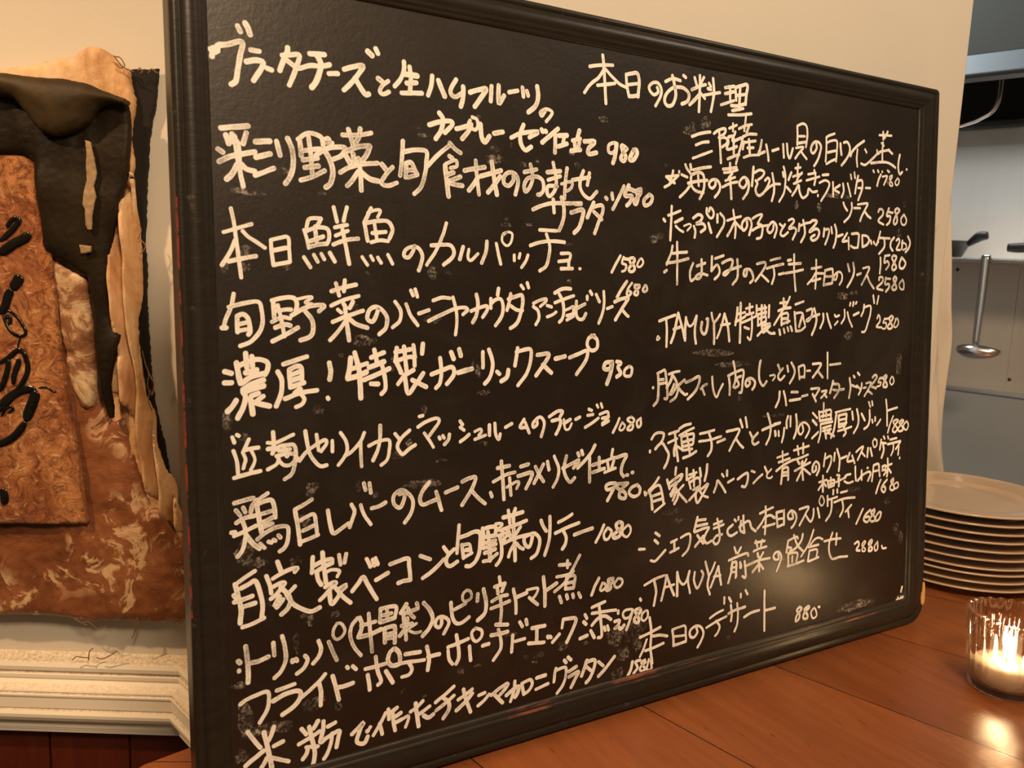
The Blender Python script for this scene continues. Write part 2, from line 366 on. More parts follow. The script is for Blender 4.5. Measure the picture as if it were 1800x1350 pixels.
def quadwall(bm, a, b, z0, z1, th):     # vertical wall from a to b, th thick on the far side
    d = (Vector(b) - Vector(a)).normalized(); nv = Vector((-d.y, d.x)) * th
    prism(bm, [tuple(a), tuple(b), tuple(Vector(b) + nv), tuple(Vector(a) + nv)], z0, z1)

TZ = -0.0025          # counter top surface
# ------------------------------------------------------------------ setting
aL = R(-30.6); DL = Vector((math.cos(aL), math.sin(aL), 0)); NL = Vector((-DL.y, DL.x, 0))   # left wall: along, into the wall
P0 = Vector((-0.1359, 0.6421, -0.1119))
def LW(s, z, o=0.0): return P0 + DL * s - NL * o + Vector((0, 0, z))      # left-wall coordinates (m)
CORN = LW(0.2553, 0); CORN2 = (CORN.x, CORN.y)
aR = R(-78); DR = Vector((math.cos(aR), math.sin(aR), 0)); YB = 0.088
tt = (YB - CORN.y) / DR.y; RET = (CORN.x + DR.x * tt, YB)
FAR = LW(-1.6, 0)
bm = bmesh.new(); quadwall(bm, (FAR.x, FAR.y), CORN2, -0.14, 1.9, 0.06); tag(obj('wall_left', bm, M_WALL), kind='structure')
bm = bmesh.new(); quadwall(bm, CORN2, RET, -0.14, 1.9, 0.06); tag(obj('wall_return', bm, M_WALL), kind='structure')
bm = bmesh.new(); prism(bm, [RET, (1.0, YB), (1.0, 0.27), (RET[0] + 0.05, 0.27)], -0.95, 1.9)
o = obj('wall_back', bm, M_WALL); tag(o, kind='structure')
bv = o.modifiers.new('soften', 'BEVEL'); bv.width = 0.004; bv.segments = 2
bm = bmesh.new()
quadwall(bm, (FAR.x, FAR.y), CORN2, -0.95, -0.14, 0.06)
quadwall(bm, CORN2, RET, -0.95, -0.14, 0.06)
for s, s1 in ((-1.2, -.92), (-.918, -.62), (-.618, -.32), (-.318, -.182), (-.18, -.046), (-.044, .063), (.065, .171), (.173, .252)):        # boards of the panelling with thin grooves between
    f = lambda v, s=s: P0 + DL * (s + v.x) - NL * v.y + Vector((0, 0, v.z))
    box(bm, (0.0015, 0, -0.82), (s1 - s, 0.006, -0.03), f)
tag(obj('wall_wainscot', bm, M_WAIN), kind='structure')
# chair rail moulding, mitred into the corner
ZM = 0.0
prof = [(0, .0154), (.017, .0092), (.019, .0079), (.0205, .003), (.0195, -.0023), (.016, -.0055), (.0155, -.0058), (.0200, -.0064), (.0207, -.0075), (.0205, -.0122), (.0190, -.0142), (.0195, -.0155), (.0225, -.019), (.0270, -.0225),
        (.0300, -.0248), (.0305, -.0268), (.0285, -.0278), (.0330, -.0284), (.0340, -.0295), (.0338, -.0318), (.0325, -.0336), (.0322, -.0484), (.0305, -.0500), (.0335, -.0515), (.0355, -.0560), (.0350, -.0605), (.0325, -.0660), (.0290, -.0695),
        (.0240, -.0722), (.0240, -.0752), (.0232, -.0763), (.0232, -.0812), (.0222, -.0822), (.0222, -.0840), (.0215, -.0850), (.0213, -.0886), (0, -.0890)]
bis = math.tan(R(47.4 / 2))
bm = bmesh.new(); loops = []
for st in range(3):
    ring = []
    for (o_, z) in prof:
        if st == 0: p = LW(-1.6, z + ZM, o_)
        elif st == 1: p = LW(0.2553 - o_ * bis, z + ZM, o_)
        else:
            nr = Vector((DR.y, -DR.x, 0)); p = Vector((RET[0], RET[1], P0.z + z + ZM)) + nr * o_ - DR * 0.0
        ring.append(bm.verts.new(p))
    loops.append(ring)
for A, B in zip(loops, loops[1:]):
    for i in range(len(prof) - 1): bm.faces.new((A[i], A[i + 1], B[i + 1], B[i]))
tag(obj('trim_1', bm, M_TRIM), kind='structure')
bm = bmesh.new(); box(bm, (-3, -3, -1.0), (4, 4, -0.95)); tag(obj('floor', bm, M_FLOOR), kind='structure')

# counter
cpts = [(1.75, -0.80), (1.75, 0.34), (1.002, 0.34), (1.002, YB - 0.002), (RET[0] - 0.003, YB - 0.002), (RET[0] - 0.031, 0.166), (-0.0225, 0.1296), (-0.0285, 0.1262), (-0.0315, 0.1205), (-0.0325, 0.113), (-0.040, -0.80)]
counter = thing('bar_counter', (0.6, -0.2, -0.95), 'reddish brown varnished plank counter under the chalkboard and the plates', 'counter')
bm = bmesh.new(); prism(bm, cpts, TZ - 0.035, TZ)
o = obj('countertop', bm, M_TABLE, counter); bv = o.modifiers.new('soften', 'BEVEL'); bv.width = 0.003; bv.segments = 3; bv.limit_method = 'ANGLE'
bm = bmesh.new(); prism(bm, [(1.7, -0.5), (1.7, 0.07), (0.25, 0.07), (0.25, -0.5)], -0.95, TZ - 0.035)
obj('base_cabinet', bm, M_CAB, counter)

# ------------------------------------------------------------------ chalkboard
LEAN = R(4.862); BU = Vector((1, 0, 0)); BW = Vector((0, math.sin(LEAN), math.cos(LEAN))); BH = Vector((0, -math.cos(LEAN), math.sin(LEAN)))
def BD(u, w_, h=0.0): return BU * u + BW * w_ + BH * h
board = thing('chalkboard', (0.45, 0.0, TZ), 'large black framed chalkboard with handwritten white menu, leaning on the cream wall', 'chalkboard')
BWID, BHT, REC = 0.902, 0.6758, -0.0052
WL, WR, WT, WB = 0.027, 0.0365, 0.028, 0.0345
# profile across a rail: (fraction from outer edge, height)
RP = [(0, -.027), (0, -.003), (.03, -.0008), (.10, 0), (.20, 0), (.225, -.0012), (.26, -.0012), (.285, 0.0002), (.66, 0.0), (.70, -.0012), (.76, -.0006), (.82, -.0016), (.86, -.0030), (.90, -.0026), (.96, -.0038), (1.0, REC - .001)]
CR = {'bl': .010, 'br': .024, 'tr': .006, 'tl': .010}
def rail_loop(f, h):
    """one loop of the frame at fraction f, as four lists (bottom, right, top, left)"""
    x0, x1, y0, y1 = WL * f, BWID - WR * f, WB * f, BHT - WT * f
    arcs = {}
    for k, (cx_, cy_, sx_, sy_, a0) in {'bl': (x0, y0, 1, 1, 180), 'br': (x1, y0, -1, 1, 270), 'tr': (x1, y1, -1, -1, 0), 'tl': (x0, y1, 1, -1, 90)}.items():
        r = max(CR[k] * (1 - f), 0.0005); c0 = (cx_ + sx_ * r, cy_ + sy_ * r)
        arcs[k] = [(c0[0] + r * math.cos(R(a0 + 90 * i / 8)), c0[1] + r * math.sin(R(a0 + 90 * i / 8))) for i in range(9)]
    def seg(a, b, n):
        A, B = arcs[a][4:], arcs[b][:5]; p, q = A[-1], B[0]
        return A + [(p[0] + (q[0] - p[0]) * i / n, p[1] + (q[1] - p[1]) * i / n) for i in range(1, n)] + B
    return [seg('bl', 'br', 40), seg('br', 'tr', 40), seg('tr', 'tl', 40), seg('tl', 'bl', 40)]
loops = [rail_loop(f, h) for f, h in RP]
for si, nm in enumerate(('bottom', 'right', 'top', 'left')):
    bm = bmesh.new(); rings = []
    for (f, h), lp in zip(RP, loops):
        ring = []
        for (u, v_) in lp[si]:
            j = 0.0006 * noise.noise(Vector((u * 70, v_ * 70, f * 9))) + (0.0005 * noise.noise(Vector((u * 240, v_ * 240, 3))))
            ring.append(bm.verts.new(BD(u, v_, h + j * (0.5 if h > -.02 else 0))))
        rings.append(ring)
    for k, (A, B) in enumerate(zip(rings, rings[1:])):
        for i in range(len(A) - 1):
            fc = bm.faces.new((A[i], A[i + 1], B[i + 1], B[i])); fc.smooth = True
            if nm == 'bottom' and k in (10, 12, 13) : fc.material_index = 1
            if nm == 'bottom' and k in (0, 1) and 8 < i < 26: fc.material_index = 1
            if nm == 'left' and k == 1 and 14 < i < 34: fc.material_index = 2
    # close the back
    bkA = [bm.verts.new(BD(u, v_, -.027)) for (u, v_) in loops[-1][si]]
    for i in range(len(bkA) - 1):
        bm.faces.new((rings[0][i + 1], rings[0][i], bkA[i], bkA[i + 1]))
        bm.faces.new((rings[-1][i], rings[-1][i + 1], bkA[i + 1], bkA[i]))
    obj('frame_rail', bm, [M_FRAME, M_RED, M_RED2], board)
bm = bmesh.new()
f = lambda v: BD(v.x, v.y, v.z)
box(bm, (WL - .002, WB - .002, -.022), (BWID - WR + .002, BHT - WT + .002, REC), f)
obj('writing_panel', bm, M_BOARD, board)
# bare wood where the paint has chipped off the lower right corner
bm = bmesh.new()
cp = [(.9020, .046), (.9012, .0505), (.8985, .0500), (.8978, .046), (.8972, .0385), (.8958, .0372), (.8950, .0310), (.8955, .0250), (.8968, .0215), (.8990, .0205), (.8995, .0225), (.9015, .0235), (.9024, .0300), (.9024, .0400)]
a = [bm.verts.new(BD(u, w_, .0011)) for u, w_ in cp]; b_ = [bm.verts.new(BD(u, w_, -.004)) for u, w_ in cp]
bm.faces.new(a)
for i in range(len(cp)): bm.faces.new((a[i], a[(i + 1) % len(cp)], b_[(i + 1) % len(cp)], b_[i]))
tag(obj('paint_chip', bm, M_WOODCHIP, board), 'bare pale wood showing through the chipped black frame')

# ---- chalk handwriting: every menu line is one part
CHALK = {
 'burrata': "68,1195 81,1198 102,1205 98,1183 94,1161 91,1147 84,1141;96,1227 100,1219;107,1233 111,1226 114,1217;56,1188 59,1184 58,1177;60,1190 63,1184;66,1194 66,1186;114,1195 127,1195;107,1177 120,1181 132,1179 126,1165 117,1151;137,1172 145,1170;170,1207 169,1200 163,1187 157,1171;161,1194 175,1197 188,1198 184,1183 178,1167 171,1151;168,1188 182,1180 189,1179 204,1185 224,1187 236,1191;204,1203 228,1205;215,1203 222,1189 218,1173 212,1160 206,1152;234,1177 249,1179;259,1187 274,1193 291,1197 283,1183 271,1168 258,1155;277,1176 285,1164 294,1153 300,1154;299,1221 307,1215;313,1227 317,1220;316,1181 324,1176;334,1179 324,1171 319,1161 325,1157 335,1162;362,1214 362,1201 356,1186 345,1172;364,1194 386,1194;366,1180 384,1183;372,1207 374,1189 372,1166;357,1163 394,1167;413,1198 411,1182 405,1165;424,1192 430,1179 436,1167;458,1198 449,1184 447,1174 456,1169 469,1177;471,1188 471,1171 466,1154;484,1180 500,1186 516,1190 509,1178 493,1157;527,1196 525,1170;541,1199 541,1168 552,1183;562,1190 580,1195;590,1202 592,1186;599,1197 602,1189;621,1208 623,1190 618,1174 602,1160;638,1166 631,1157 628,1163 640,1170 653,1167 650,1159 640,1148;406,1117 429,1125 447,1127 449,1121 435,1107;425,1139 432,1129 429,1112 418,1095;457,1116 477,1122 486,1127 481,1115 468,1100;488,1139 497,1136 499,1125 493,1118 481,1125 484,1133;504,1129 506,1108 513,1099 522,1110;531,1116 549,1120;566,1112 587,1122 623,1128 604,1116;592,1137 585,1120 587,1102 596,1093 608,1100;630,1133 633,1129;638,1131 640,1130;666,1138 649,1124 631,1110;660,1127 659,1094;668,1126 686,1128;680,1127 677,1114;666,1106 686,1113;714,1140 709,1125;698,1120 716,1125;702,1120 705,1104;714,1121 711,1105;695,1101 716,1105;725,1121 749,1123 735,1109 735,1099 753,1103;792,1125 782,1119 782,1107 792,1106 799,1116 796,1126;801,1124 797,1101 792,1087;823,1119 813,1122 816,1110 823,1103 819,1093 811,1097 816,1107 826,1117;843,1117 836,1106 833,1097 843,1098 851,1110 848,1117 841,1115",
 'seasonal_salad': "67,1076 89,1080 107,1083;74,1067 78,1054;104,1073 99,1056;83,1069 85,1057 91,1057 92,1028;86,1066 89,1049 92,1028;62,1045 69,1041;63,1027 80,1036 116,1046;92,1028 94,1011 97,993;89,1025 81,1010 73,1002;95,1026 103,1019 115,1017;117,1061 139,1064;117,1038 139,1045;115,1011 129,1017 144,1024;149,1065 154,1044;166,1071 173,1054 174,1032 169,1014 161,1002;182,1071 196,1081 209,1082 220,1077 222,1066;185,1070 187,1046;199,1076 202,1050 204,1016;188,1054 207,1058 218,1060;189,1040 213,1045;192,1029 214,1033;185,1009 204,1016 224,1027;220,1072 230,1078 233,1072 225,1070 238,1071;210,1049 222,1058 236,1064 255,1066 258,1062 251,1052 239,1046;226,1056 234,1041 237,1025 233,1008 225,1001;254,1085 279,1087 303,1093;264,1095 269,1080 272,1065;284,1098 282,1086 275,1073;260,1060 280,1069 299,1072 299,1069 294,1057 287,1048;258,1055 266,1042;271,1057 273,1046;249,1026 264,1035 286,1042 313,1046;280,1051 283,1029 284,1000;279,1030 269,1015 260,1006;283,1030 298,1020 314,1017;320,1045 327,1037;339,1042 327,1029 319,1015 330,1011 346,1017;358,1086 356,1059 352,1029;358,1068 378,1073 400,1073 400,1055 397,1035 390,1014 377,1001;400,1047 422,1069 444,1087;363,1050 362,1027;363,1050 372,1052 379,1040 383,1033;366,1039 377,1040;366,1027 383,1033;444,1091 453,1083 465,1076;443,1069 449,1066;437,1056 455,1063 457,1053 445,1049;435,1053 437,1033 441,1001;441,1038 451,1042;445,1028 464,1036;441,1024 454,1022 468,1021;472,1047 492,1052 512,1056;494,1066 496,1042 500,1008;498,1037 488,1023 480,1014;504,1040 526,1047 545,1053;526,1067 530,1042 536,1010;543,1043 530,1026 518,1013;570,1046 570,1038 561,1028 551,1031 551,1043 561,1051 574,1049 580,1037 574,1013;593,1054 619,1061;606,1069 610,1055 610,1041 603,1026 595,1020 593,1032 601,1044 619,1048 632,1042 634,1026 627,1017 621,1016;642,1058 671,1062;644,1044 671,1053;655,1076 662,1045 659,1027 648,1015 642,1020 644,1033 664,1034;686,1069 682,1043 680,1013;673,1039 689,1044 698,1042 695,1033 686,1027;698,1048 721,1053 737,1056;723,1067 716,1049 716,1034 725,1022 739,1017 754,1031;737,1064 732,1041;611,989 630,997 655,1003 693,1005 718,1007;655,1010 657,986;673,1015 679,995 677,973 668,954;705,1004 718,1005;695,988 721,995 721,982 714,963 702,951;747,1010 739,995 732,981;742,1000 766,1006 768,993 758,973 749,952;747,993 766,979;775,1021 778,1018;790,1030 792,1019;819,1046 807,1024 792,1000;831,1048 821,1028 839,1028 834,1016 826,1009;829,1042 846,1038;861,1043 849,1038 854,1027 849,1013 844,1018 859,1033 861,1043;882,1034 869,1022 872,1012 885,1017 890,1029 882,1034",
 'carpaccio': "78,960 82,937 86,898 90,857;66,924 84,930 108,938;83,913 74,894 62,875;94,927 102,919 115,911 127,903;72,881 93,886 113,890;136,915 137,896 139,877;136,915 150,919 163,920 164,901 165,883;141,900 160,904;139,877 165,883;216,952 205,952 196,949 192,937;216,952 210,941 206,939;188,933 193,917 195,905;192,931 206,937 221,938 228,933 228,919 224,912;206,937 208,916;198,916 219,924;196,907 211,911 224,913;187,891 197,875;203,895 209,884;215,897 220,888;229,899 237,885;237,971 242,948;259,972 253,950;238,939 259,944;239,926 253,932 260,935;235,912 256,920 277,923;251,936 256,909 261,882;300,973 296,965 288,949;294,965 306,970 316,970 311,959;288,949 291,932 293,920;292,949 311,953 329,953 337,940 331,925;305,953 309,922;301,933 325,936;299,918 315,922 329,921;283,894 292,881;298,896 302,889;310,894 316,885;328,899 336,884;376,915 373,906 365,896 357,898 359,907 369,913 382,912 390,901 388,887 383,874;407,917 429,919 444,918 450,908 446,897 430,885;436,956 429,935 416,909 398,884;468,917 461,895;479,913 477,899 483,894 497,906;515,928 513,910 504,890;534,925 538,907 543,889;548,940 557,946 567,943 564,928 555,922 546,930 548,942 557,946;571,906 571,896;583,909 581,901;600,907 595,895 586,884;625,953 662,953;605,924 627,931 655,934 680,933;640,946 647,925 645,905 639,888 625,879;672,912 693,912 690,897 690,885;667,897 690,900;672,884 698,885;714,885 716,885",
 'carpaccio_price': "811,912 800,896 790,880;819,910 815,898 825,895 823,885 815,882;819,907 830,906;843,909 834,907 836,899 845,893 845,885 836,882 832,888 845,902 845,908;859,907 853,897 855,892 862,893 868,901 864,908 859,907",
 'bagna_cauda': "78,833 74,814 66,796 63,786;59,782 66,782;70,813 91,818 114,821 119,808 120,790 115,775 102,761 85,754;82,799 82,775;82,799 90,802 97,797 100,787 101,776 98,771;84,787 98,790;82,777 101,780;137,823 138,797;135,823 153,827 169,827 174,818 172,806;144,816 149,793 153,767;142,807 156,809 165,809;134,790 150,797 163,795;139,781 154,786 163,784;134,760 153,769 175,781;173,825 194,829 198,827 187,820 198,818;165,800 185,811 205,816 218,815 209,806;187,806 197,793 199,777 193,766 178,761;230,838 249,844 272,849;238,851 243,831;253,856 251,838;229,815 250,824 276,831;240,809 246,804;250,818 254,811;266,822 260,811;231,789 254,798 283,807;252,815 255,785 258,759;253,791 240,774 226,760;259,794 271,785 290,779;309,809 304,796 298,789 290,794 293,807 303,813 315,809 324,796 322,779 310,768;339,822 349,807 347,790 334,779;359,818 367,799 380,782;368,841 372,832;376,843 380,830;382,802 401,808;409,824 425,829 441,828;400,789 425,800 451,810 469,812 475,808 466,800;447,830 453,806 454,786 451,765;493,835 496,820 493,800 485,786;482,806 499,812 514,815 514,807 505,795;522,828 522,811;522,819 531,826 542,827 547,815 544,797 531,780;538,846 536,834;563,837 560,823 555,807;558,827 576,833 587,834 588,818 582,796 574,782 562,775;563,815 575,808 588,807;585,852 590,846;598,857 601,848;611,820 624,825 638,828 638,823 626,814;611,814 621,806 623,792 616,781;641,816 651,813;641,795 653,799 661,804;658,839 676,847 694,847;658,821 680,828 701,834;668,837 676,823 678,806 675,792 668,785;681,807 692,811 700,814 700,806 699,796;685,797 700,800;685,789 700,796;707,824 706,809 707,797 714,790 723,791 729,801;709,811 727,819;739,843 743,837;732,834 732,827;753,837 761,823;771,843 772,820 768,801 759,782;779,810 792,814;797,823 814,829 831,831 823,820 810,803 799,788;816,808 823,801 831,795;827,863 816,850 803,832;840,860 831,850 827,839 832,835 838,841 832,845;859,856 847,856 848,850 855,844 853,837 846,838 848,844 859,853;872,855 867,847 871,843 878,847 876,855 872,856",
 'garlic_soup': "61,716 71,713;60,699 71,699;77,672 71,663 63,655;79,729 81,712 84,697;82,724 96,730 112,733 125,728 126,718 121,709;93,743 94,721;102,738 103,722;92,713 109,717;85,697 102,707 121,711;87,687 102,696 119,701;90,684 103,688 119,692;99,677 111,681;87,684 91,676 87,661 78,644;98,673 101,649;101,668 112,664 127,660;107,669 118,676;150,724 167,729 188,735;141,713 147,698 145,678 137,659;159,715 160,687;159,715 170,720 178,718 179,699;162,707 176,712;162,698 176,702;161,688 182,694;176,684 167,678;151,670 176,678 203,681;177,676 182,668 178,660 168,656;224,724 226,711 224,697;220,668 221,666;260,731 258,715 254,699;267,739 274,708 276,664;262,713 288,721;254,697 272,701 287,707;295,730 318,738;301,743 305,722;291,714 318,723;282,694 305,702 327,711;314,718 319,693 319,677 312,669;294,687 307,686;341,745 338,722;338,738 366,742;338,722 356,728 371,728 373,714;354,747 358,705;341,719 348,703;371,749 374,728;389,751 387,734;353,698 371,707;355,700 342,684;355,695 360,667 375,683 389,701;368,690 394,677;404,698 426,705 444,709 447,696 433,680;421,726 423,702 420,683 412,674;442,735 447,723;458,740 461,728;455,699 483,705;505,734 505,706;517,738 525,713 519,689 508,677;533,698 539,693;557,700 554,687 542,680;577,739 574,722 571,707;574,732 604,736 604,713 595,691 577,671;619,725 644,727 637,712 616,687;631,707 650,691;659,717 681,721;691,718 713,725 732,730 729,712 707,686;749,759 736,754 732,741 742,730 755,735 755,751 742,759;792,707 776,705 772,694 786,694 792,707 789,688 779,664;803,707 813,704 806,696 813,684 803,677;834,697 823,690 823,679 837,678 841,692 834,697",
 'squid_ajillo': "69,616 72,607;70,595 75,577 76,558;70,553 89,557 110,560;76,619 79,617;94,611 87,597 84,591;84,591 88,580 86,573 84,566;87,594 97,596 108,597;97,593 102,580 100,571 95,563;122,603 134,601;131,619 132,595;136,602 151,608 163,613;122,593 132,594;129,585 132,590 141,596 154,597 163,596 166,585 164,565 158,550 147,543;135,581 152,583 166,582;139,589 157,590;148,592 152,579;121,561 135,568 139,577;137,579 141,571 148,565 158,566 168,576;182,617 185,596 188,581 197,566 206,558 216,559;171,570 184,584 198,593 213,600 216,594 207,582;200,610 203,584;226,598 226,580;240,610 249,595 251,580 244,567 235,557;281,607 274,593 258,577 246,571;274,591 274,570 275,551;288,584 304,590 324,591 324,573 320,558 309,550;309,617 308,596 304,577 295,559;335,601 343,591;362,605 347,593 339,580 343,570 349,565 359,572 372,579;380,627 387,628;377,609 392,617 412,622 417,615 399,593;389,598 399,584 406,572;417,589 419,585;424,591 427,586;437,592 435,583 427,575;458,614 463,607;458,603 466,597;458,577 468,583 476,589;487,593 498,597 501,592 495,586;487,579 509,585;517,603 517,584;528,605 530,585 536,575 539,585;550,596 564,602;590,608 581,594 595,593;592,603 601,582;618,603 618,596 610,592 610,601 624,610 633,602 633,590 627,573;645,609 663,618 675,617 669,607;651,601 669,602 669,590 660,575;678,602 681,584 690,583 696,593;678,594 693,601;705,600 715,604;736,618 743,615;733,606 746,607;727,583 743,590 759,599;755,625 758,620;765,627 768,619;762,606 781,610 781,597 768,588;768,598 784,600;768,585 784,592;810,595 804,583 794,568;817,587 810,574 817,571 824,579 817,587;840,596 830,591 844,580 840,570 830,573 847,588 840,596;864,592 854,585 857,574 864,578 864,589",
 'liver_mousse': "69,514 84,517 98,519;71,503 77,494;82,506 85,498;93,497 99,511 120,524;71,483 83,489 100,491;67,463 82,468 101,475;63,469 69,469;80,486 84,473 84,457 79,440 71,430;85,463 94,449 105,438;102,515 105,489 109,463;104,508 115,512 126,512 130,499 131,484;108,492 125,495;107,478 118,481 128,485;109,470 126,475;102,453 115,462 131,468 147,468 151,461 149,444 144,434 136,429;106,446 113,438;119,447 124,445;127,449 130,447;135,455 138,451;190,506 175,498 162,493;162,492 166,465 169,435;170,474 181,479 193,481 196,461 197,446;174,457 192,463;172,440 185,443 199,447;216,485 219,463 224,446 236,451 250,459;256,490 261,478 257,465 252,452;272,487 278,469 289,452;278,523 281,511;288,522 290,505;291,479 304,481 316,486;341,497 351,499 348,483 341,474 331,482 331,496 344,504 356,498 366,483 363,464 350,447;397,512 384,497 379,484 384,474 399,477 410,480;410,494 415,477 420,460;428,490 452,497;461,506 477,511 488,510 479,489 460,464;479,489 493,473 507,461;518,480 521,472;533,523 558,525;524,499 550,509 570,512;541,535 544,499 546,464;552,486 573,494 578,491 573,481;558,503 561,470;582,521 599,524;576,504 605,508 605,498 593,479;614,518 623,501 632,488;632,521 623,506 611,487;641,525 644,509;656,534 666,510 663,490 653,475;684,532 678,504 691,481 703,488;675,509 694,515 713,521 700,507;710,535 713,529;719,539 722,531;751,547 738,529 710,506;738,524 738,476;745,508 771,513;761,522 761,498;745,494 774,499;794,535 791,522;774,513 798,519;781,512 784,496;798,516 791,498;774,491 801,497;804,518 828,521 818,503 815,487 821,478;828,480 832,480;842,484 845,484;801,467 788,468 778,464 781,456 798,459 805,467 795,454 781,434;828,464 805,464 808,455 825,445 825,434 811,438 815,452 832,464;856,458 842,454 835,444 846,435 860,438 863,449 856,458",
 'bacon_saute': "97,404 83,397 69,389;66,388 70,370 74,347 72,325;64,371 67,367;64,360 78,362 92,365;75,380 88,385 97,388 103,371 107,347 105,328;76,350 96,353;75,318 92,321 109,327;132,413 137,398;114,393 119,378 121,364;124,387 137,393 153,398 164,398 159,392;125,374 135,378 143,377 136,368 128,360 120,355;136,372 148,356 151,346 146,335 136,327;159,369 149,360;134,357 126,344;139,351 129,340;145,358 156,340 171,329 184,323 199,327;189,412 187,386;191,397 206,403 220,404 221,399;194,387 207,393 221,397;205,417 207,393 210,366;195,385 197,373 202,364;207,381 219,386 233,382 229,373;233,409 235,392;245,409 242,394;208,359 220,364 227,363 218,356 208,346 199,339;215,353 218,329 228,337 235,348 244,356 229,351;224,357 237,339 251,325;254,344 265,356 274,365 281,352 290,335 297,323;280,395 287,380;296,394 300,382;291,392 294,381;296,356 318,365;322,379 337,382 355,384 357,371 359,346;336,344 346,346 359,346;378,385 397,376;382,345 396,352 410,361 423,372;423,394 431,383;444,387 434,380 428,372 429,362 436,358 450,364;454,429 452,410 449,379;453,406 469,409 486,413 496,408 496,393 494,375 487,360 476,352 467,353;459,393 462,368;462,392 473,392 476,385 477,374;467,382 474,382;465,370 479,375;501,417 503,401 501,381;501,415 517,417 528,415 528,404;512,409 515,385 516,355;504,400 528,401;504,389 528,391;502,380 529,384;505,371 527,375;502,356 515,357 531,366;528,421 537,421 542,418 533,410 544,406;521,398 537,400 550,401 552,395;536,399 540,381 540,361 535,351 529,345;544,431 565,433 586,436;555,443 557,431 558,418;570,444 566,431 566,419;542,409 566,413 594,419;553,408 560,393;566,409 568,381 569,347;581,409 571,397;542,399 550,400 545,389;542,382 563,388 584,391 604,392;568,380 559,367 555,356;573,379 579,371 587,366;607,389 604,376 599,368 591,374 589,386 599,391 612,392 622,382 622,368 616,353 604,346;626,415 631,403 638,393;646,420 646,399 643,371 634,347;665,406 681,411 697,418;658,386 683,393 713,399;676,389 683,375 681,362 674,353;702,377 724,381 745,384;773,387 764,371 753,355;782,380 773,369 775,358 784,358 792,371 784,379;810,388 803,384 805,376 814,366 811,359 799,357 797,364 816,375 818,384 810,388;833,379 820,370 820,361 830,355 839,363 839,373 833,379",
 'trippa': "79,287 81,268 82,246 81,228;82,259 98,259 114,263;67,266 70,262;68,251 68,249;122,284 123,263;136,292 140,274 141,252 133,235 122,226;152,249 152,246;157,250 159,246;172,252 176,244 170,232 158,225;195,272 199,258 195,246 185,236;212,267 218,250 225,233;227,295 221,286 220,275 226,268 236,272 240,282 234,293 227,295;262,297 252,286 249,269 255,250 267,232;266,297 270,282 263,264;268,283 294,285;263,264 285,265 304,270;282,301 284,270 287,234;303,305 302,282;303,305 323,306 332,302 329,285;315,305 315,285;306,293 323,294;302,282 329,285;310,270 310,245;310,270 325,271 329,267 328,241;312,258 327,259;312,252 326,251;351,305 340,291;344,294 346,273;348,289 372,293;353,298 357,287 365,278;370,303 372,295;352,280 352,274;341,268 361,268;352,268 345,259 337,251;348,265 349,242;369,267 354,260 358,255 367,251 377,251;383,301 395,286 400,269 393,254 380,242;417,265 417,257 412,251 405,257 408,267 417,270 429,263 431,254 421,238;436,292 438,268 445,253 457,251 472,259;443,278 465,285;468,309 460,303 460,292 468,289 477,294 475,305 468,309;490,298 489,285;502,305 507,279 504,260 489,249;535,322 537,310;525,305 547,308;530,305 532,291;547,308 540,294;519,279 537,285 552,285;517,266 537,269 557,273;537,283 539,260 537,238;565,294 570,268 570,247;570,277 594,282;594,287 618,287 615,276 607,268;599,272 618,255;631,306 634,277 634,249;634,277 661,289;667,323 692,321;686,329 686,315;715,335 700,313 681,288 656,273;661,301 686,301 700,306;684,297 681,274;684,297 703,296 700,273;684,285 700,285;681,274 700,273;667,262 672,249;684,262 686,254;698,261 700,254;712,261 717,251;761,282 752,269 743,251;770,271 764,259 770,256 779,264 773,270;796,276 784,275 787,265 790,257 782,254 779,259 793,267 796,276;808,274 799,263 806,255 818,260 818,270 808,274",
 'fried_potato': "68,196 77,201 93,205 111,206 112,189 108,175 97,159;125,205 140,207 154,209;119,189 139,196 160,196 163,186 153,173 133,163;205,214 192,202 165,184;194,202 197,186 196,163;217,208 222,189 227,165;222,187 236,186 252,188;242,218 244,215;252,217 258,210;274,207 292,207 311,208;293,224 296,198 302,180 296,174;278,196 280,184 281,169;311,195 323,172;326,231 318,225 315,212 323,202 336,203 336,221 328,231;347,217 375,215;323,202 349,202 383,199;353,201 359,188 353,179 340,178;388,222 392,201 389,179;390,203 412,203;429,212 448,215 470,219;446,231 450,205 450,188 445,178;429,206 431,190 438,179;472,205 474,178;485,236 477,229 479,217 487,211 497,218 497,229 485,236;499,200 512,201;527,234 552,229;517,216 534,215 552,216;532,224 537,205 537,187 521,168;563,207 560,175;568,194 589,195;578,229 584,219;592,231 594,221;605,212 634,211;616,212 615,182;597,184 632,179;640,189 642,186;645,188 648,185;667,188 651,175;676,215 673,199;676,215 704,212 701,196 684,168;727,215 732,206;724,201 730,195;715,169 733,172;744,226 776,232;744,214 779,212 803,210;762,223 765,200 768,165 759,162;744,190 759,201 776,203 791,193;741,180 750,164;774,181 777,173;782,182 785,172;809,207 809,202;800,187 812,187 809,178 800,172 809,175 815,169 824,175;844,204 828,205 821,199 825,189 837,189 846,200;846,202 839,183 830,164;864,202 853,200 857,190 862,180 860,173 851,177 851,184 860,190 867,196 864,202;880,195 871,189 869,179 876,174 885,181 885,192 880,195",
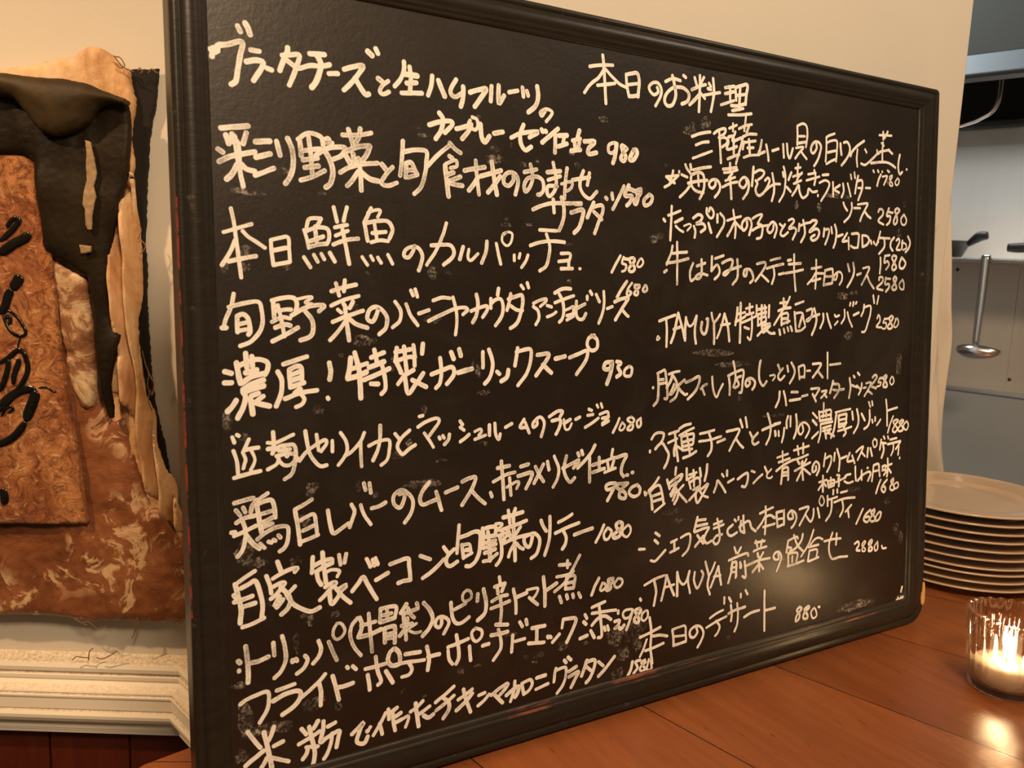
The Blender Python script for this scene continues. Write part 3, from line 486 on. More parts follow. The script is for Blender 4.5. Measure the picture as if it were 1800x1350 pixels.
 'macaroni_gratin': "78,149 89,130 97,118;119,147 115,136 110,126;103,142 108,116 114,81;133,119 118,115;102,112 90,105 73,95;107,99 102,91 97,84;114,97 128,90 141,83;163,132 171,120;191,138 183,127;176,132 180,111 184,89 183,76 181,67;193,120 180,114 158,107;170,99 182,97 190,95;173,96 170,87 164,80;200,135 199,121 194,101 206,106 226,112 224,99 221,85;220,128 207,124;214,111 212,96 206,80 199,71;248,100 258,107 269,115 264,107 258,93 257,84 264,79 271,80 276,89;275,98 277,99;280,103 281,104;309,122 301,108 286,88;298,106 302,86;314,127 315,109;317,119 330,126;322,117 323,102 326,86;325,110 337,115;325,100 338,103;340,103 350,106 351,100 345,87;355,112 367,117 379,126;365,125 367,105 370,82;373,104 392,113;380,99 389,93 399,97;403,117 422,127 440,138;404,102 424,112 440,121;418,122 429,111 429,98 418,84;448,111 463,117 477,124;444,92 463,104 477,116;459,128 464,107 473,82;490,109 503,111;488,90 501,97 512,106;516,103 534,112 551,117 547,109 534,99;524,101 540,83;548,95 561,102 575,106 573,95 567,87;567,118 565,101 557,81;582,110 586,88;582,110 600,113 605,104 598,93 586,88;615,113 635,114;613,91 641,96;659,122 656,111 654,96;659,118 681,119 681,100 674,84 661,72;678,134 683,128;687,138 694,131;689,109 707,115;689,98 712,104 705,92 694,76;732,122 726,107 719,93;732,119 751,118 749,102 739,84 730,77;728,112 742,99;760,113 772,102;760,83 777,95 800,115;846,94 842,79 834,66;866,93 854,92 859,79 849,69;879,91 869,87 879,72 869,69 866,77 881,86;889,90 884,69 896,68 894,85",
 'heading': "767,1284 770,1264 772,1236 775,1196;737,1259 762,1265 791,1269;770,1258 758,1242 739,1227 725,1210;774,1259 793,1245 808,1236 823,1232;755,1227 774,1231 796,1236;823,1254 825,1236 830,1216;823,1256 837,1260 850,1262 855,1247 852,1218;828,1238 852,1243;830,1216 852,1220;900,1242 903,1234 893,1227 883,1232 880,1241 890,1250 903,1250 911,1239 908,1225 896,1206;921,1256 939,1264 960,1263;939,1270 945,1251 948,1232 940,1214 927,1210 919,1219 924,1233 942,1247 966,1250 982,1241 980,1226 964,1218;968,1274 974,1271;998,1274 1004,1259;1023,1278 1015,1265;990,1249 1009,1258 1028,1264;1012,1280 1012,1248 1010,1208;1012,1244 999,1231 985,1219;1015,1245 1026,1236;1037,1268 1042,1262;1034,1257 1042,1256;1023,1242 1045,1248 1068,1253;1048,1279 1051,1253 1048,1233 1043,1212;1082,1265 1108,1271;1082,1253 1108,1260;1096,1267 1097,1243;1071,1229 1091,1236 1108,1242;1111,1269 1114,1243;1111,1269 1131,1276 1146,1278 1143,1257 1141,1238;1114,1253 1143,1259;1125,1273 1123,1225;1100,1231 1120,1233 1141,1240;1103,1221 1135,1229;1092,1211 1126,1215 1159,1221",
 'mussels': "992,1157 1017,1166 1042,1171;1003,1141 1021,1148 1038,1151;995,1114 1020,1123 1047,1133;1052,1169 1067,1178 1084,1182 1082,1172 1065,1161 1080,1164 1089,1161 1089,1153 1076,1144;1067,1174 1070,1142 1073,1111;1095,1184 1117,1193;1106,1195 1106,1179;1113,1179 1108,1170 1093,1166 1093,1155 1089,1144 1094,1141 1118,1149;1093,1166 1106,1169 1106,1159 1130,1168;1108,1167 1109,1153 1109,1133;1092,1121 1109,1128 1125,1133;1143,1215 1141,1197;1123,1186 1141,1194 1161,1199;1139,1192 1139,1183;1152,1194 1146,1180;1135,1171 1153,1178 1175,1180;1135,1171 1131,1155 1124,1136 1116,1113;1139,1161 1135,1145;1142,1160 1173,1166;1149,1149 1167,1151;1153,1167 1156,1137;1138,1128 1156,1134 1185,1138;1191,1169 1187,1151 1183,1140 1201,1146;1205,1161 1210,1144 1213,1128;1224,1150 1243,1156;1257,1167 1260,1139;1269,1169 1272,1149 1279,1139 1288,1161;1301,1211 1302,1188 1302,1170;1301,1211 1318,1218 1331,1213 1334,1193 1330,1168;1307,1189 1326,1191;1305,1174 1329,1179;1298,1163 1322,1167 1308,1153 1296,1140;1313,1158 1333,1142;1364,1178 1365,1168 1355,1157 1347,1161 1349,1173 1359,1182 1372,1182 1380,1173 1375,1155 1368,1141 1358,1129;1425,1207 1407,1201 1397,1196;1397,1196 1398,1169 1396,1142;1397,1183 1415,1190 1433,1191 1434,1171 1432,1145;1403,1163 1429,1169;1399,1137 1414,1144 1429,1150;1446,1187 1447,1176 1450,1162;1457,1190 1470,1192 1479,1180 1476,1165 1464,1150 1451,1138;1529,1201 1503,1186 1487,1172 1482,1162;1506,1179 1504,1158 1507,1140;1533,1182 1539,1175;1584,1220 1630,1223;1598,1229 1599,1211;1615,1231 1604,1215;1599,1204 1597,1186 1598,1163;1593,1202 1602,1197;1520,1148 1537,1147 1564,1165 1586,1180 1623,1189;1577,1184 1580,1176 1591,1182;1620,1188 1635,1181;1556,1152 1581,1156 1610,1159 1633,1155 1648,1149;1664,1181 1659,1161 1660,1145 1666,1135 1675,1141;1692,1149 1692,1148;1565,1136 1568,1132;1582,1137 1585,1134;1599,1136 1599,1135;1619,1140 1625,1137;1594,1129 1586,1116 1581,1101;1600,1124 1617,1127 1614,1118 1606,1105;1637,1130 1628,1126 1629,1117 1638,1111 1638,1105 1629,1106 1629,1114 1637,1127;1658,1125 1649,1115 1653,1108 1661,1111 1664,1120 1658,1125",
 'seafood_parcel': "943,1085 941,1077 935,1062;925,1072 939,1074 957,1077;925,1072 937,1065 947,1061;957,1077 945,1067 933,1057 921,1051;959,1085 959,1083;975,1100 979,1093 989,1083;989,1101 991,1091;997,1091 1018,1096 1045,1101;965,1079 973,1077 981,1075;995,1082 1010,1087 1022,1085 1027,1075 1027,1060 1023,1047 1015,1034;991,1078 991,1063 998,1053 1010,1048 1025,1047;983,1063 1008,1069 1035,1073;1010,1081 1012,1060;987,1057 975,1045 961,1034;1058,1073 1058,1065 1050,1058 1042,1061 1041,1068 1050,1075 1063,1075 1071,1066 1069,1053 1057,1040;1099,1113 1099,1096;1079,1099 1099,1102 1118,1106;1082,1092 1101,1095 1121,1101;1106,1092 1095,1082;1086,1076 1101,1081 1114,1085;1078,1062 1099,1071 1121,1076;1099,1084 1102,1064 1104,1040;1146,1084 1148,1075 1139,1065 1128,1069 1128,1078 1139,1087 1150,1084 1155,1074 1151,1057 1138,1042;1168,1111 1166,1090 1164,1071;1170,1099 1186,1106 1200,1103 1195,1093 1182,1085;1175,1083 1180,1077 1175,1066 1178,1056 1187,1052 1199,1058;1203,1085 1212,1091 1217,1085 1208,1069 1199,1059;1199,1059 1217,1072 1231,1079 1250,1081;1225,1102 1231,1079 1231,1061 1225,1043;1258,1107 1261,1098;1260,1119 1266,1103 1266,1083 1262,1062 1248,1043;1285,1109 1276,1092;1271,1076 1284,1067;1297,1119 1314,1122;1306,1129 1304,1103;1290,1100 1319,1109;1319,1111 1307,1100 1300,1086;1293,1085 1317,1094;1308,1083 1298,1069 1289,1059;1310,1082 1313,1067 1323,1056 1338,1064 1342,1077 1355,1071 1370,1074;1339,1109 1364,1114;1334,1095 1377,1107;1359,1120 1364,1104 1360,1087;1387,1111 1407,1114;1377,1093 1397,1100 1411,1094 1403,1076 1384,1053;1373,1066 1373,1063;1423,1098 1425,1066;1447,1093 1429,1082 1445,1076;1458,1097 1461,1080 1454,1066;1474,1099 1480,1085 1486,1070;1484,1120 1487,1110;1497,1126 1500,1113;1511,1119 1506,1101 1501,1078;1506,1106 1525,1109 1526,1090 1513,1063;1512,1091 1528,1092;1539,1093 1556,1094;1461,1054 1466,1045 1475,1037;1490,1055 1491,1041 1483,1024 1465,1010;1499,1044 1521,1045;1512,1053 1531,1056 1548,1057 1540,1044 1527,1026 1522,1015;1537,1039 1549,1029 1560,1024;1588,1040 1593,1047 1605,1045 1605,1034 1589,1019 1609,1011;1628,1051 1620,1033 1634,1032 1632,1019 1621,1011;1628,1042 1643,1041;1660,1053 1651,1047 1657,1037 1661,1022 1653,1014 1647,1020 1657,1037 1669,1048 1660,1053;1687,1040 1676,1028 1679,1016 1691,1015 1697,1026 1687,1040",
 'croquette': "919,988 923,984;940,1015 939,987 937,947;931,996 947,1001 963,1007;949,983 969,992;951,976 961,969 971,965;973,977 987,982 992,978 982,968;998,994 1012,1002 1023,998 1016,988 1006,983 1025,984 1031,975 1019,967;1000,978 1004,968 1002,955;1040,986 1044,976 1048,967;1035,1016 1035,1006 1044,997 1052,999 1054,1010 1045,1018 1041,1010;1065,1005 1065,989;1073,1008 1084,998 1083,984 1074,972 1064,959;1110,1017 1115,995 1118,979 1116,959;1093,994 1113,1000 1133,1005;1113,990 1105,977 1094,962;1117,992 1133,980;1151,995 1151,984 1142,976 1136,982 1138,993 1149,1001 1160,1000 1165,988 1158,967;1167,1002 1183,1010 1196,1012 1190,1002 1183,992;1183,992 1197,988 1197,973 1193,963 1181,960;1167,977 1188,986 1215,990;1232,991 1230,981 1221,974 1213,980 1218,990 1229,998 1239,993 1242,982 1235,965;1251,995 1260,990;1268,995 1258,983 1254,973 1263,969 1278,978;1279,1004 1291,1008 1296,1002 1280,986 1297,989 1304,982 1293,963;1314,998 1312,983;1316,994 1334,1000 1349,1003;1326,1007 1331,990 1332,975 1320,958;1349,1003 1358,1008 1371,1007 1364,997 1347,982 1369,990 1380,984 1375,970 1360,963 1352,969 1365,976;1397,992 1395,974;1397,988 1413,991 1411,975 1401,956;1421,996 1424,982;1433,1002 1439,987 1437,966 1430,950;1445,976 1461,981;1477,985 1466,972 1461,965 1477,967;1482,975 1484,948;1493,984 1517,985 1518,969 1516,953;1491,956 1502,952 1516,953;1531,980 1533,955;1531,982 1548,981 1557,972 1549,961 1533,955;1563,971 1566,964;1574,969 1577,964;1591,970 1583,961;1598,994 1593,979 1586,963;1596,979 1634,979;1614,978 1614,958 1595,941;1651,982 1640,972 1638,959 1647,950;1660,975 1669,980 1672,971 1661,954 1676,953;1684,976 1682,955;1681,970 1696,969 1700,959 1688,953;1705,987 1714,973 1709,958 1697,948;1601,932 1602,914 1600,894;1621,937 1636,939;1618,937 1616,920 1628,924 1634,915 1623,904;1650,939 1645,932 1654,921 1663,910 1652,903 1646,910 1657,925 1662,936 1650,939;1683,935 1675,920 1678,909 1690,909 1699,922 1683,935",
 'skirt_steak': "943,936 940,922 932,907 928,898;944,921 962,923 982,925;928,901 956,905 986,912;955,944 956,912 956,882 956,859;922,883 928,887;999,903 991,886 993,867 1004,872;1009,897 1032,904;1022,911 1022,879 1012,871 1006,875 1020,882 1039,879;1051,918 1050,888;1050,888 1065,901 1073,892 1071,881 1059,871;1060,914 1084,921;1080,905 1097,912 1110,912 1106,896 1091,881 1084,883 1100,891 1135,900;1124,914 1126,890 1124,874 1111,861;1153,891 1151,881 1144,881 1146,892 1160,894 1169,886 1172,873 1163,865;1183,906 1208,910 1204,895 1179,869;1197,884 1219,869;1224,915 1255,921;1213,897 1237,903 1265,908;1234,901 1237,883 1230,864;1251,885 1268,888;1279,916 1289,918;1282,908 1321,911;1273,888 1302,892 1329,897;1299,930 1300,893 1303,868 1306,849;1357,900 1372,902 1390,905;1372,920 1373,890 1371,855;1370,890 1360,877 1345,865;1378,890 1398,890;1360,872 1388,878;1403,894 1399,862;1403,897 1424,901 1429,899 1430,882 1428,868;1404,883 1427,884;1399,864 1428,868;1446,888 1441,877 1433,879 1438,889 1453,895 1462,888 1462,876 1454,865;1482,913 1488,897;1501,917 1505,896 1497,878 1482,860;1516,889 1530,893;1537,905 1560,908 1552,891 1533,866;1552,890 1564,872 1579,858;1598,878 1600,885 1612,884 1610,873 1590,859 1613,854;1624,884 1621,869 1636,869 1636,860 1625,851;1624,882 1641,882;1659,888 1653,881 1660,870 1666,860 1657,855 1648,860 1659,873 1665,883 1659,888;1689,881 1677,870 1681,859 1693,857 1695,870 1689,881",
 'stewed_hamburg': "907,754 905,748 910,751;910,785 930,791 952,797;928,789 930,763 929,733;960,801 954,778 949,758 941,741;960,801 969,777 975,758 979,745;948,768 967,773;979,745 979,770 981,792;981,790 989,775 1000,778 1010,795;1010,795 1006,770 1006,754 1009,738;1025,782 1023,767 1030,757 1038,763 1042,787 1038,788;1052,801 1055,788 1059,780;1076,798 1068,788 1059,780;1059,780 1060,757 1060,736;1089,799 1083,780 1075,761 1068,748;1089,799 1099,772 1104,741;1079,775 1105,778;1127,812 1125,794 1121,775;1127,798 1150,802;1121,781 1150,793;1136,822 1136,785 1135,737;1152,810 1172,814;1163,820 1163,801;1152,796 1175,801;1141,780 1161,786 1184,794;1170,794 1171,768 1167,743 1158,748;1148,770 1162,766;1184,817 1184,796;1184,807 1214,812;1184,796 1214,802;1200,817 1199,777;1209,817 1212,796;1223,817 1222,791;1189,792 1189,773;1189,787 1212,792 1213,779;1189,773 1210,781;1201,772 1227,777 1208,766 1188,751;1201,771 1206,758 1227,772;1210,767 1227,756 1242,755;1257,822 1276,824;1268,832 1269,814;1288,836 1279,821 1267,807 1239,774;1252,805 1269,810 1291,812;1262,797 1263,773;1262,797 1282,799 1282,778;1262,787 1282,788;1263,775 1289,782;1256,763 1259,752;1270,765 1273,756;1282,768 1285,760;1292,770 1297,760;1239,757 1242,755;1306,819 1333,826;1304,802 1307,780 1310,759;1306,799 1329,800 1334,786 1339,774;1329,793 1320,769;1310,759 1327,761 1340,769;1344,805 1361,809 1362,797 1352,783 1344,783 1359,790 1387,797;1369,810 1377,790 1375,772 1363,750;1400,798 1401,783 1391,765;1413,798 1419,782 1428,765;1440,795 1445,791 1456,794;1441,772 1451,780;1474,807 1475,789 1464,775;1485,801 1491,785 1503,767;1493,817 1495,823;1504,816 1506,825;1514,821 1517,825;1507,794 1526,800;1545,819 1543,805 1535,792;1543,812 1568,816 1569,798 1561,776 1551,756 1539,754;1578,841 1582,823;1598,840 1593,821;1595,786 1600,794 1606,786 1604,777 1593,766 1613,764;1624,786 1618,775 1630,775 1628,762 1616,761;1624,784 1638,786;1650,792 1641,786 1648,775 1654,764 1642,760 1636,766 1650,779 1656,788 1650,792;1671,786 1663,775 1660,766 1669,764 1678,773 1674,784 1665,784",
 'pork_roast': "895,652 895,651;908,676 909,649 907,626 897,615;906,680 918,684 926,685 930,663 933,637 931,627 925,628;912,667 922,667;912,658 928,660;936,677 953,681 965,682;946,675 941,663 931,649;949,672 957,660 961,645 955,629 941,621;951,656 945,645 939,635;957,651 949,640 943,635;979,664 961,652;957,654 969,641 980,633 986,634;982,658 1000,663 1019,669 1019,656 1009,639 988,623;1041,652 1032,649 1024,643;1028,643 1035,630;1056,667 1058,646 1063,630 1070,623 1078,637 1087,650;1104,667 1107,647 1107,626;1102,667 1124,674 1147,677 1145,652 1143,631 1136,629;1117,697 1122,679 1124,659 1118,642;1129,662 1140,665;1127,659 1134,646 1122,640;1163,656 1168,648 1159,641 1154,647 1158,656 1170,659 1182,652 1182,642 1175,634;1199,696 1195,676 1196,656 1203,644 1210,641 1219,650;1229,662 1243,663 1245,658 1238,651;1254,685 1260,675;1270,677 1258,666 1255,657 1263,651 1276,660;1284,682 1287,669;1297,689 1308,673 1306,659 1293,642;1321,677 1325,650;1321,678 1340,680 1341,653;1325,654 1338,655;1349,668 1360,668;1368,683 1396,683 1388,670 1369,652;1385,667 1403,651;1418,708 1419,679 1420,648;1427,679 1465,681;1261,625 1259,607 1249,591;1274,625 1280,608 1283,593;1299,622 1320,621;1294,603 1329,605;1334,610 1353,613;1364,626 1392,626 1387,617 1376,606;1370,614 1382,596;1401,618 1418,619 1412,612 1399,603;1410,612 1418,604;1440,641 1435,626 1430,613;1438,634 1461,631 1459,615 1445,601;1441,620 1461,617;1467,619 1479,620;1499,645 1503,621 1498,598;1502,629 1527,622;1513,650 1517,646;1528,657 1535,651;1526,626 1539,617;1544,631 1542,617 1533,604;1551,619 1560,620;1560,630 1578,631 1570,616 1555,599;1567,612 1583,603;1584,643 1593,649 1600,644 1591,633 1579,623 1598,616;1609,638 1606,630 1616,630 1613,622 1601,620;1612,640 1622,640;1634,647 1625,639 1638,627 1639,618 1626,619 1629,631 1638,643 1634,647;1657,642 1651,630 1658,622 1667,629 1663,640 1657,642",
 'risotto': "888,524 888,521;892,547 901,557 913,559 924,556 922,545 916,537;902,526 910,533 920,537 930,525 938,512 934,497 926,485;938,554 964,559;936,536 960,543;954,558 956,540 959,518 963,496;956,531 952,519 953,508;961,527 975,518;966,563 981,569 997,571;966,549 985,556 1006,562;985,554 990,535 996,505;971,546 975,517;971,546 1000,550 1006,546 1004,529;975,534 1002,538;975,525 1002,527;977,517 1002,518;977,501 996,505 1013,512;1023,548 1043,550 1064,553;1021,532 1051,533 1084,538;1049,548 1056,529 1056,511 1046,499;1073,526 1095,531;1100,547 1120,549 1138,549 1131,535 1120,521 1109,505;1129,528 1139,517 1150,508;1140,570 1147,553;1156,574 1161,552;1170,540 1180,524;1194,537 1180,526 1178,518 1185,512 1197,516;1208,542 1236,549 1263,554;1224,578 1234,552 1232,527 1221,509;1249,537 1251,527;1248,537 1250,526;1260,536 1261,525;1278,542 1276,526 1271,510;1290,568 1285,555 1286,541;1298,567 1298,544;1316,570 1319,548 1317,530 1310,516;1245,553 1265,555;1338,544 1341,531 1333,523 1325,529 1327,542 1340,550 1354,545 1362,534 1357,523 1349,514;1372,570 1388,557;1372,553 1386,541;1371,511 1392,524;1393,572 1397,550;1393,570 1412,571 1434,573 1435,552;1409,591 1409,575 1407,558;1418,574 1418,559;1402,560 1432,562;1397,550 1438,552;1400,542 1441,545;1400,540 1400,520 1393,500;1408,532 1436,536;1408,525 1436,528;1414,528 1420,507;1425,521 1448,510;1436,528 1422,518;1451,566 1477,569 1505,571;1454,562 1450,538 1445,520 1437,507;1463,558 1464,530;1463,558 1488,560 1491,558 1489,536;1466,547 1489,549;1466,537 1492,539;1467,530 1487,534 1481,527;1461,521 1487,524 1510,528;1484,525 1490,515 1482,508;1511,564 1515,545;1528,569 1535,548 1533,529 1519,512;1546,557 1559,540;1576,564 1577,541 1571,526 1557,519;1572,584 1578,572;1584,585 1587,575;1586,540 1589,532;1598,545 1598,536;1619,538 1610,529 1605,525;1638,586 1643,560 1645,521;1643,558 1683,564;1668,543 1657,524 1648,503;1681,534 1669,529 1679,518 1686,510 1677,502 1667,507 1676,520 1688,530 1681,534;1704,532 1694,525 1704,516 1708,506 1695,503 1689,510 1701,521 1710,528 1704,532;1723,527 1711,518 1714,508 1724,505 1730,517 1723,527",
 'bacon_spaghetti': "875,441 877,434 880,438;912,467 901,455 886,443;886,443 893,425 895,403;892,442 901,448 914,450 921,432 925,411;897,430 919,434;899,419 921,422;901,397 928,411;958,483 956,468;934,460 941,440;938,451 954,459 974,467 972,459 967,454;945,445 963,453 954,442 943,428;956,440 945,424;958,431 950,415;952,449 965,430 988,407;965,434 963,420 954,407;979,444 965,434;987,478 988,454;988,454 1010,462;994,464 1015,467;1006,473 1008,455 1008,438;1024,475 1027,457;1045,481 1043,464 1038,447;994,450 999,434;997,448 1015,455 1024,452 1025,440;1006,431 1025,436 1015,425 995,410;1015,428 1013,416 1018,402 1030,414 1048,439 1029,430;1022,429 1034,416 1048,410;1065,419 1072,433 1076,443 1089,429 1099,415;1088,456 1093,450;1103,462 1103,451;1106,436 1123,442;1135,440 1152,448 1165,450 1165,433 1158,421 1148,423;1177,454 1187,450;1183,426 1198,436 1211,443;1218,459 1226,446;1239,452 1226,442 1226,434 1237,432 1242,435;1257,476 1292,482;1262,465 1298,471;1274,489 1275,464;1255,446 1280,458 1309,466;1275,449 1273,431 1271,415;1275,449 1291,451 1294,437 1294,422;1278,440 1291,440;1276,433 1291,433;1311,488 1361,494;1323,497 1327,477;1342,501 1342,479;1311,466 1335,469 1359,474;1324,463 1330,455;1340,461 1343,454;1354,464 1346,453;1315,440 1341,448 1367,455;1338,458 1341,435 1344,417;1341,443 1323,417;1344,443 1368,427;1387,444 1387,435 1376,432 1376,445 1386,455 1397,448 1398,435 1390,423;1419,471 1416,456 1414,441;1416,458 1435,464 1441,457 1436,441 1426,427;1452,470 1450,451;1460,478 1470,453 1468,425;1475,454 1495,458;1506,465 1498,446 1516,445;1515,458 1525,438;1530,465 1544,473 1556,476 1547,461 1536,445;1550,463 1563,452;1574,471 1572,449;1583,470 1590,450;1597,492 1591,483 1598,471 1607,476 1606,487 1597,492;1624,488 1619,463;1625,480 1643,477;1631,476 1635,461 1627,442;1633,495 1637,489;1649,494 1652,488;1659,485 1684,487;1650,474 1700,478;1672,474 1672,458 1664,445;1700,476 1682,459;1694,466 1692,444;1699,436 1699,434;1412,419 1413,381;1399,405 1426,408;1413,402 1397,387;1415,402 1424,393;1429,404 1433,389;1429,404 1452,405 1452,392;1440,412 1441,391;1433,389 1452,392;1432,396 1449,398;1462,416 1471,413 1466,406;1471,407 1469,388;1460,399 1494,407;1491,409 1497,412 1511,413;1489,398 1503,392 1521,394;1528,430 1529,411 1532,395;1538,394 1556,406;1552,418 1553,395;1550,405 1579,412 1586,405 1577,390;1573,422 1576,422;1597,426 1595,406 1592,387;1597,426 1615,428 1619,412 1622,397;1600,411 1616,412;1631,420 1634,410;1631,420 1643,421 1643,409;1631,410 1643,411;1646,419 1668,423;1651,438 1653,414 1650,393;1653,412 1638,398;1656,412 1666,401;1626,387 1617,372 1609,355;1651,385 1636,374 1630,363 1640,354 1646,361 1642,369 1633,368;1676,386 1667,379 1677,368 1680,357 1668,357 1664,365 1676,378 1676,386;1689,374 1680,369 1683,359 1696,362 1695,372 1689,374",
 'chef_spaghetti': "861,325 876,323;904,353 915,345;902,338 911,330;892,297 903,294 916,302 931,313;946,327 962,331;955,327 956,308;944,306 967,312;973,333 987,338 998,337 999,321 992,304 978,294;1019,371 1014,356 1010,341;1019,364 1042,363;1017,352 1047,353;1012,340 1036,344 1052,344 1043,332 1038,321 1046,311 1060,314;1019,332 1036,312;1036,328 1013,308;1066,349 1090,353;1066,340 1095,345;1076,360 1081,340 1084,321 1081,309 1072,305 1065,313 1074,323 1091,324;1122,341 1108,333 1108,323 1118,317 1135,322;1127,352 1132,347;1139,356 1139,350;1147,346 1145,327 1155,319;1154,357 1155,337 1158,318;1142,333 1170,343 1180,326 1193,317;1205,355 1226,360 1247,364;1223,369 1224,341 1222,306;1224,349 1211,333 1198,322;1226,346 1239,347 1253,339;1216,323 1253,326;1258,351 1262,319;1258,351 1280,352 1282,352 1283,320;1264,335 1283,335;1262,317 1283,321;1310,343 1313,331 1299,331 1296,341 1307,349 1321,341 1324,328 1316,315 1308,309;1334,349 1365,351 1354,335 1335,311;1354,335 1363,323 1374,315 1382,328 1382,344;1396,344 1403,321;1407,372 1401,359 1410,348 1419,357 1412,371;1430,369 1431,345;1430,359 1465,363;1445,360 1445,338 1440,323 1426,310;1450,381 1450,371;1464,381 1465,373;1477,372 1500,373;1454,351 1492,356 1529,354;1483,353 1487,331 1476,314;1517,337 1496,323;1505,326 1509,308;1561,322 1549,305 1537,288;1589,316 1571,306 1565,294 1578,287 1587,294 1583,300 1571,300;1605,316 1592,309 1606,297 1606,287 1593,287 1590,295 1605,308 1605,316;1624,307 1612,297 1612,286 1625,289 1631,303 1624,307",
 'appetizer_platter': "865,222 867,218;876,248 902,256 929,260;902,253 907,230 905,218 901,201;935,259 929,234 921,208;935,259 945,235 956,213;929,234 956,236;964,261 964,236 964,210;964,261 970,242 981,232 991,240 998,258;998,258 994,238 1000,210;1013,253 1011,235 1020,217 1030,228 1037,244 1032,253;1043,271 1050,250 1054,238;1071,265 1063,250 1054,238;1054,238 1050,218 1057,197;1081,255 1070,233 1059,212;1081,255 1085,234 1090,213;1068,234 1088,234;1128,290 1134,276;1148,287 1139,275;1112,263 1139,268 1166,271 1171,265;1122,256 1119,243;1134,256 1135,224;1146,254 1147,241;1123,258 1119,234 1111,213;1121,255 1135,255 1133,221;1124,245 1133,245;1122,235 1133,235;1149,249 1149,241;1160,254 1164,218 1154,221;1191,291 1222,291;1194,295 1199,281;1214,294 1210,281;1187,272 1207,276 1228,277;1200,266 1202,258;1218,265 1208,253;1167,243 1203,249 1239,249;1205,256 1205,237 1206,224;1205,241 1185,225;1208,240 1219,227;1266,253 1269,243 1259,242 1251,249 1256,258 1269,258 1277,245 1272,233 1262,215;1298,280 1293,254;1298,280 1325,286 1331,281;1298,265 1309,261 1304,254;1317,291 1329,266 1349,248;1347,289 1342,274 1323,259 1307,254;1299,251 1300,224;1299,250 1329,247 1327,228;1313,242 1313,228;1297,221 1324,222 1352,226;1384,294 1368,263 1343,237;1374,260 1387,270 1402,273 1416,267;1368,255 1402,256;1371,246 1366,222;1371,246 1397,245 1395,225;1369,221 1403,226;1422,261 1451,262 1481,260;1451,278 1440,254 1441,230 1453,214 1477,215 1507,212;1466,274 1464,247;1533,239 1545,243 1549,234 1540,223 1553,219;1570,241 1561,232 1574,220 1571,215 1562,218 1565,228 1574,237 1570,241;1596,240 1586,231 1600,219 1597,213 1587,214 1590,224 1599,235 1596,240;1621,232 1609,221 1613,210 1622,215 1621,230;1638,219 1642,212 1655,211",
 'dessert': "890,178 895,146 893,114 898,79;865,141 893,146 919,152;900,137 919,135 938,129;883,133 874,114 865,100;879,110 902,112 928,116;952,140 955,120 955,105;952,140 972,142 987,141 989,125 990,109;957,124 987,121;955,105 990,107;1019,132 1022,120 1012,111 1002,116 1002,128 1017,135 1032,130 1040,115 1033,99 1023,87;1058,144 1076,151 1097,155;1048,125 1076,133 1107,139;1076,135 1087,121 1082,108 1074,102;1100,183 1100,169;1114,180 1121,169;1150,182 1150,174;1164,188 1171,177;1113,144 1134,148 1164,150;1120,162 1123,144 1121,126;1139,163 1142,138 1140,115 1132,100;1161,127 1184,133 1208,134;1224,176 1225,132 1226,83;1225,130 1259,130",
 'dessert_price': "1341,117 1332,110 1342,99 1339,88 1329,85 1332,98 1348,111 1341,117;1371,114 1358,107 1368,94 1368,85 1355,87 1358,100 1374,109 1371,114;1391,106 1381,96 1388,81 1401,85 1397,100 1391,106;1407,105 1411,104",
 'corner_mark': "1704,55 1710,74 1715,53 1722,74 1727,56;1708,52 1711,61;1703,68 1711,51;1715,68 1723,52;1730,73 1723,57;1725,99 1721,87",
}

PRICE = {'burrata': '980', 'seasonal_salad': '1580', 'carpaccio': '1580', 'bagna_cauda': '1680', 'garlic_soup': '930', 'squid_ajillo': '1080', 'liver_mousse': '980', 'bacon_saute': '1080', 'trippa': '1080',
         'fried_potato': '980', 'macaroni_gratin': '1580', 'mussels': '1780', 'seafood_parcel': '2580', 'croquette': '1580', 'skirt_steak': '2580', 'stewed_hamburg': '2580', 'pork_roast': '2580', 'risotto': '1880',
         'bacon_spaghetti': '1680', 'chef_spaghetti': '1680', 'appetizer_platter': '2880', 'dessert': '880'}
FAINT = {'liver_mousse', 'skirt_steak', 'trippa', 'pork_roast', 'seasonal_salad'}
WID = {'burrata': .0021, 'seasonal_salad': .0020, 'carpaccio': .0016, 'bagna_cauda': .00168, 'garlic_soup': .0020, 'squid_ajillo': .0016, 'liver_mousse': .00175, 'bacon_saute': .00185, 'trippa': .00178, 'fried_potato': .0018, 'macaroni_gratin': .0018, 'heading': .00172}
layer = 0
